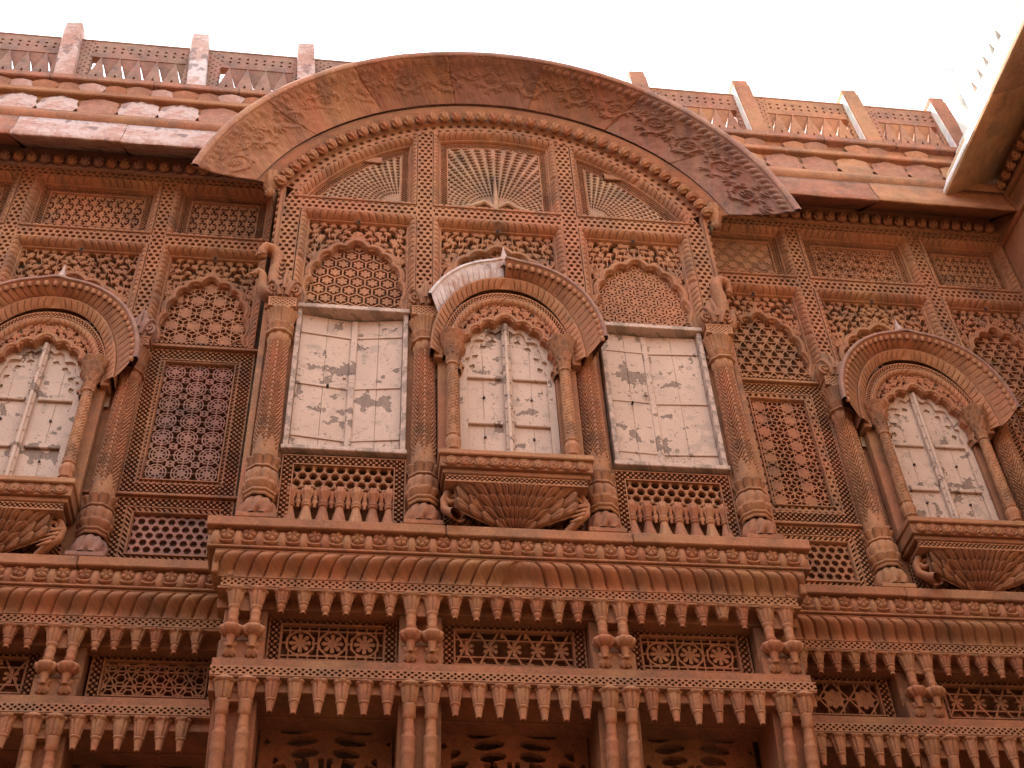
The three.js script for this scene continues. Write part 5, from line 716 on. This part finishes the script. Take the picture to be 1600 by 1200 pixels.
  lowerZone(T, sx, 2.05, far, { joints: [3.42, 4.9], pend, pairs: [[3.43], [4.98]], panels: [[2.25, 3.24, o.lowPat], [3.62, 4.8, 'panelB']].concat(o.full ? [[5.16, far, o.lowPat]] : []), fans: [[2.25, 3.24], [3.62, 4.8]], dir: sx > 0 ? -1 : -1 });
  return T;
}
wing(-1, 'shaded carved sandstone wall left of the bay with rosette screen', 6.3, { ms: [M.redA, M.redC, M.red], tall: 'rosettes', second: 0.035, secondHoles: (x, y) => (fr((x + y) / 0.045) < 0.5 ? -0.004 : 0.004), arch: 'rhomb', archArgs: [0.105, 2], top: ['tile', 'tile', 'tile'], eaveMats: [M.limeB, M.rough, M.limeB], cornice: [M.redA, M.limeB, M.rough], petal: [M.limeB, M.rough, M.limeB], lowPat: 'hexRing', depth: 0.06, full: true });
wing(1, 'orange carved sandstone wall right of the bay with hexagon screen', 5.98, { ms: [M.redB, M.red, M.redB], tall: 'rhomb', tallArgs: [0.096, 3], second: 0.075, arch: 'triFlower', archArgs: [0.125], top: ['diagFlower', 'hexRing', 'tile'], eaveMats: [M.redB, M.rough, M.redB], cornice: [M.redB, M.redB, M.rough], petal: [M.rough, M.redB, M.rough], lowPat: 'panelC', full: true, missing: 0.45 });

// ---------------------------------------------------------------- hooded windows
hoodedWindow(0, 0.6, 'hooded window in the middle of the bay, left half of its hood broken', { seed: 40, ox: 0.35, oy: 0.05, broken: true });
hoodedWindow(-4.17, 0, 'hooded window in the shaded left wall, cut by the frame', { seed: 50, ox: 0.85, oy: 0.52 });
hoodedWindow(4.17, 0, 'hooded window in the orange right wall, whitish finial on its hood', { seed: 60, ox: 0.2, oy: 0.66 });

// ---------------------------------------------------------------- roof parapets
function parapet(sx, label, xs, o) {
  const T = tag(grp('roof_parapet', scene), label, 'parapet', 'stone parapets on the roof'), R = rng(o.seed), y0 = 14.03, y1 = 15.05, z = 0.08;
  xs.forEach((px, k) => { const g = new G(), c = new THREE.Matrix4().makeTranslation(px * sx, 14.0, z).multiply(new THREE.Matrix4().makeRotationZ(0.075)); g.box(-0.105, 0.105, 0.02, 1.16 + R() * 0.02, -0.09, 0.13, 0.012, c); g.box(-0.1, 0.1, 1.16, 1.27 + R() * 0.03, -0.085, 0.12, 0.014, c); g.mesh('parapet_post', o.post[k % o.post.length], T); if (o.limed) new G().box(-0.112, -0.104, 0.05, 1.15, -0.08, 0.12, 0.002, c).mesh('lime_wash', M.white, T);
    const nx = xs[k + 1]; if (nx === undefined) return;
    const a = px + 0.03, b = nx - 0.02, P = grp('parapet_panel', T), gg2 = new G(sx), n = round((b - a - 0.36) / 0.2), w = (b - a - 0.36) / n, s0 = a + 0.18;
    const band1 = (x, y) => 0.12 * (abs(fr((x - s0) / 0.1) - 0.5) * 0.1 + abs(fr((y - 14.81) / 0.08) - 0.5) * 0.08 - 0.024);
    gg2.carve({ x0: a, x1: b, y0, y1, cell: 0.0105, z: z + 0.03, depth: 0.1, f: (x, y) => { if (x < s0 || x > b - 0.18) return diamonds(0.09, 0.09, 0.17, a + 0.045, 14.5)(x, y); if (y > 14.81 && y < 14.97) return band1(x, y); if (y > 14.3 && y < 14.72) { const u = fr((x - s0) / w) - 0.5, v = (y - 14.3) / 0.42; return 0.15 * min((1 - v) * 0.47 - abs(u) + 0.015, max(v - 0.2, abs(u) - (0.22 - v) * 0.5, 0.04 - v)); } if (y > 15.0) return diamonds(0.42, 0.5, 0.02, a, 14.98)(x, y); return 0.01; } }); gg2.mesh('jali_slab', o.panel[k % o.panel.length], P);
    const h = new G(sx); for (let i = 0; i < n; i++) { const cx = s0 + (i + 0.5) * w; h.face([[cx - w * 0.96, 14.72, z + 0.02], [cx, 14.72, z + 0.02], [cx - w * 0.4, 14.45, z - 0.055], [cx - w * 0.56, 14.45, z - 0.055]]); } h.mesh('sloping_facets', o.panel[0], P);
    new G(sx).box(a, b, 15.045, 15.075, z - 0.08, z + 0.04, 0.008).mesh('coping', o.panel[(k + 1) % o.panel.length], P);
  });
  return T;
}
parapet(-1, 'weathered stone parapet on the roof left of the curved roof', [0.62, 2.1, 3.36, 4.84, 6.28], { seed: 4, post: [M.limeB, M.limeB, M.lime, M.limeB], panel: [M.stain, M.stain] });
parapet(1, 'pinkish stone parapet on the roof right of the curved roof', [0.64, 2.02, 3.36, 4.8, 5.98], { seed: 8, limed: true, post: [M.redB, M.rough, M.redB], panel: [M.redB, M.rough] });

// ---------------------------------------------------------------- wing across the right end of the courtyard
{
  const T = tag(grp('side_wing', scene, [6.0, 0, 0]), 'sunlit side wing at the right edge with a sloping stone eave', 'wall'), g = new G();
  g.box(0, 0.6, 0, 13.6, -1, 2.2, 0.01); g.box(0.6, 7, 0, 13.2, -7, 26, 0.01); g.mesh('wall', M.red, T); new G().box(0.01, 0.6, 0, 13.59, 2.2, 26, 0.01).mesh('bounce_wall', M.paleBounce, T);  // unseen stretch given a pale surface, added to bounce sun onto the facade
  const cr = grp('eave', T), R = rng(99); let z = 0.42;
  const pf = [[0.0, 13.3], [-0.08, 13.22], [-0.45, 12.98], [-0.78, 12.8], [-0.8, 12.79], [-0.815, 12.8], [-0.815, 12.86], [-0.8, 12.875], [-0.62, 13.3], [0.05, 13.5]];
  while (z < 25) { const e = z + 1.25 + R() * 0.6, q = new G(), n = ceil((e - z) / 0.05), a = z + 0.004, b = e - 0.004, d = (R() - 0.5) * 0.01;
    q.patch(n, 9, (u, v, i, j) => { const zz = lerp(a, b, u), c = (j > 3 && j < 8 ? 0.012 : 0.02) * (vnoise(zz * 8, j * 3.1, 4096, 23) - 0.5); return [pf[j][0] + c * 0.6 + d, pf[j][1] + c + d, zz]; }); for (const zz of [a, b]) q.face(pf.map(([x, y]) => [x, y, zz])); q.mesh('eave_stone', [M.ochre, M.ochre, M.buff][floor(R() * 3)], cr); const l = new G(); l.patch(n, 3, (u, v, i, j) => [[-0.818, -0.806, -0.6, -0.3][j], [12.82, 12.882, 13.31, 13.415][j] + 0.006 * vnoise(lerp(b, a, u) * 7, j * 3, 4096, 29), lerp(b, a, u)]); l.mesh('sun_white_rim', M.white, cr); z = e; }  // white strip on the rim paints the glare of direct sun
  const bd = grp('bud_moulding', T); for (let k = 0; k < 30; k++) put('bud', SM.bud, [M.red, M.redA, M.redB][k % 3], bd, [-0.07, 13.05, 0.5 + k * 0.14]);
  { const h = new G(); h.box(-0.06, 0, 12.86, 12.93, 0, 2.2, 0.01); h.box(-0.05, 0, 12.5, 12.56, 0, 2.2, 0.01); h.box(-0.07, 0, 11.55, 11.72, 0, 2.2, 0.01); h.box(-0.06, 0, 5, 12.52, 1.2, 1.36, 0.01); h.mesh('wall_mouldings', M.redA, T); }
  const pp = grp('parapet', T); { const h = new G(); h.box(-0.3, 0.3, 13.55, 13.9, 0.3, 26, 0.02); h.box(-0.2, 0.2, 13.88, 14.1, 0.3, 26, 0.02); h.mesh('cornice_band', M.white, pp); }  // white parapet: blown-out sunlight put into the stone colour
  for (let k = 0; k < 7; k++) { const z0 = 0.5 + k * 1.45; new G().box(-0.16, 0.1, 14.08, 15.45, z0 - 0.1, z0 + 0.1, 0.012).mesh('parapet_post', M.white, pp); const q = new G(); q.carve({ x0: z0 + 0.1, x1: z0 + 1.35, y0: 14.08, y1: 15.1, cell: 0.015, z: 0, depth: 0.1, f: (x, y) => { if (y > 14.4 && y < 14.75 && x > z0 + 0.28 && x < z0 + 1.17) { const u = fr((x - z0 - 0.28) / 0.178) - 0.5, v = (y - 14.4) / 0.35; return (abs(u) * 1.3 + v * 0.5 - 0.35) * 0.1; } return 0.01; }, map: (x, y, zz) => [-0.1 - zz, y, x] }); q.mesh('jali_slab', M.white, pp); }
}
{ // unseen arcade added to bounce sun upward; wing added to block low sky
  const T = tag(grp('added_bounce_arcade', scene, [0, 0, 9.3]), 'unseen low arcade added behind the viewer, its pale roof bouncing sunlight', 'arcade');
  new G().box(-24, 5.9, 5.85, 6.2, 0, 9, 0.02).mesh('bounce_terrace', M.paleBounce, T); new G().box(-24, 5.9, 6.19, 7.25, 0.02, 0.2, 0.02).mesh('parapet', M.stain, T); new G().box(-24, 5.9, 5.6, 5.86, -0.25, 0.3, 0.02).mesh('eave', M.redB, T);  // parapet added to keep terrace light off the lower zone
  new G().box(-24, 5.9, 0, 5.7, 3.2, 3.6, 0.02).mesh('wall', M.red, T);
  for (let k = 0; k < 11; k++) { const x = -22.5 + k * 2.8; new G().box(x - 0.22, x + 0.22, 0, 5.62, 0.05, 0.45, 0.03).mesh('pillar', M.redA, T); }
  const O = tag(grp('added_opposite_wing', scene, [0, 0, 18]), 'unseen plain sandstone wing added behind the low arcade to block low sky', 'wall');
  new G().box(-28, 6, 0, 13.5, 0, 6, 0.02).mesh('wall', M.stain, O);  // dark stone tone chosen to cut the bounce off this wall
  for (let k = 0; k < 9; k++) { const x = -22 + k * 3; new G().box(x - 0.7, x + 0.7, 7.2, 9.6, -0.03, 0.04, 0.01).mesh('window', M.plaster, O); new G().box(x - 0.9, x + 0.9, 9.65, 9.8, -0.3, 0.1, 0.02).mesh('window_hood', M.red, O); }
}
{ // unseen left wing, added to block low sky and shade the ground
  const T = tag(grp('added_courtyard_wing', scene, [-15, 0, 0]), 'unseen plain sandstone wing added far left to block low sky', 'wall'), g = new G();
  g.box(-6, 0, 0, 13.5, -2, 9, 0.02); g.mesh("wall", M.red, T);
  for (let k = 0; k < 4; k++) for (const y of [2.2, 7.2]) { new G().box(-0.03, 0.04, y, y + 2.4, 0.4 + k * 2.1, 1.5 + k * 2.1, 0.01).mesh('window', M.plaster, T); new G().box(-0.1, 0.3, y + 2.45, y + 2.6, 0.3 + k * 2.1, 1.6 + k * 2.1, 0.02).mesh('window_hood', M.redA, T); }
}
renderer.render(scene, camera);
console.log('triangles', TRI);
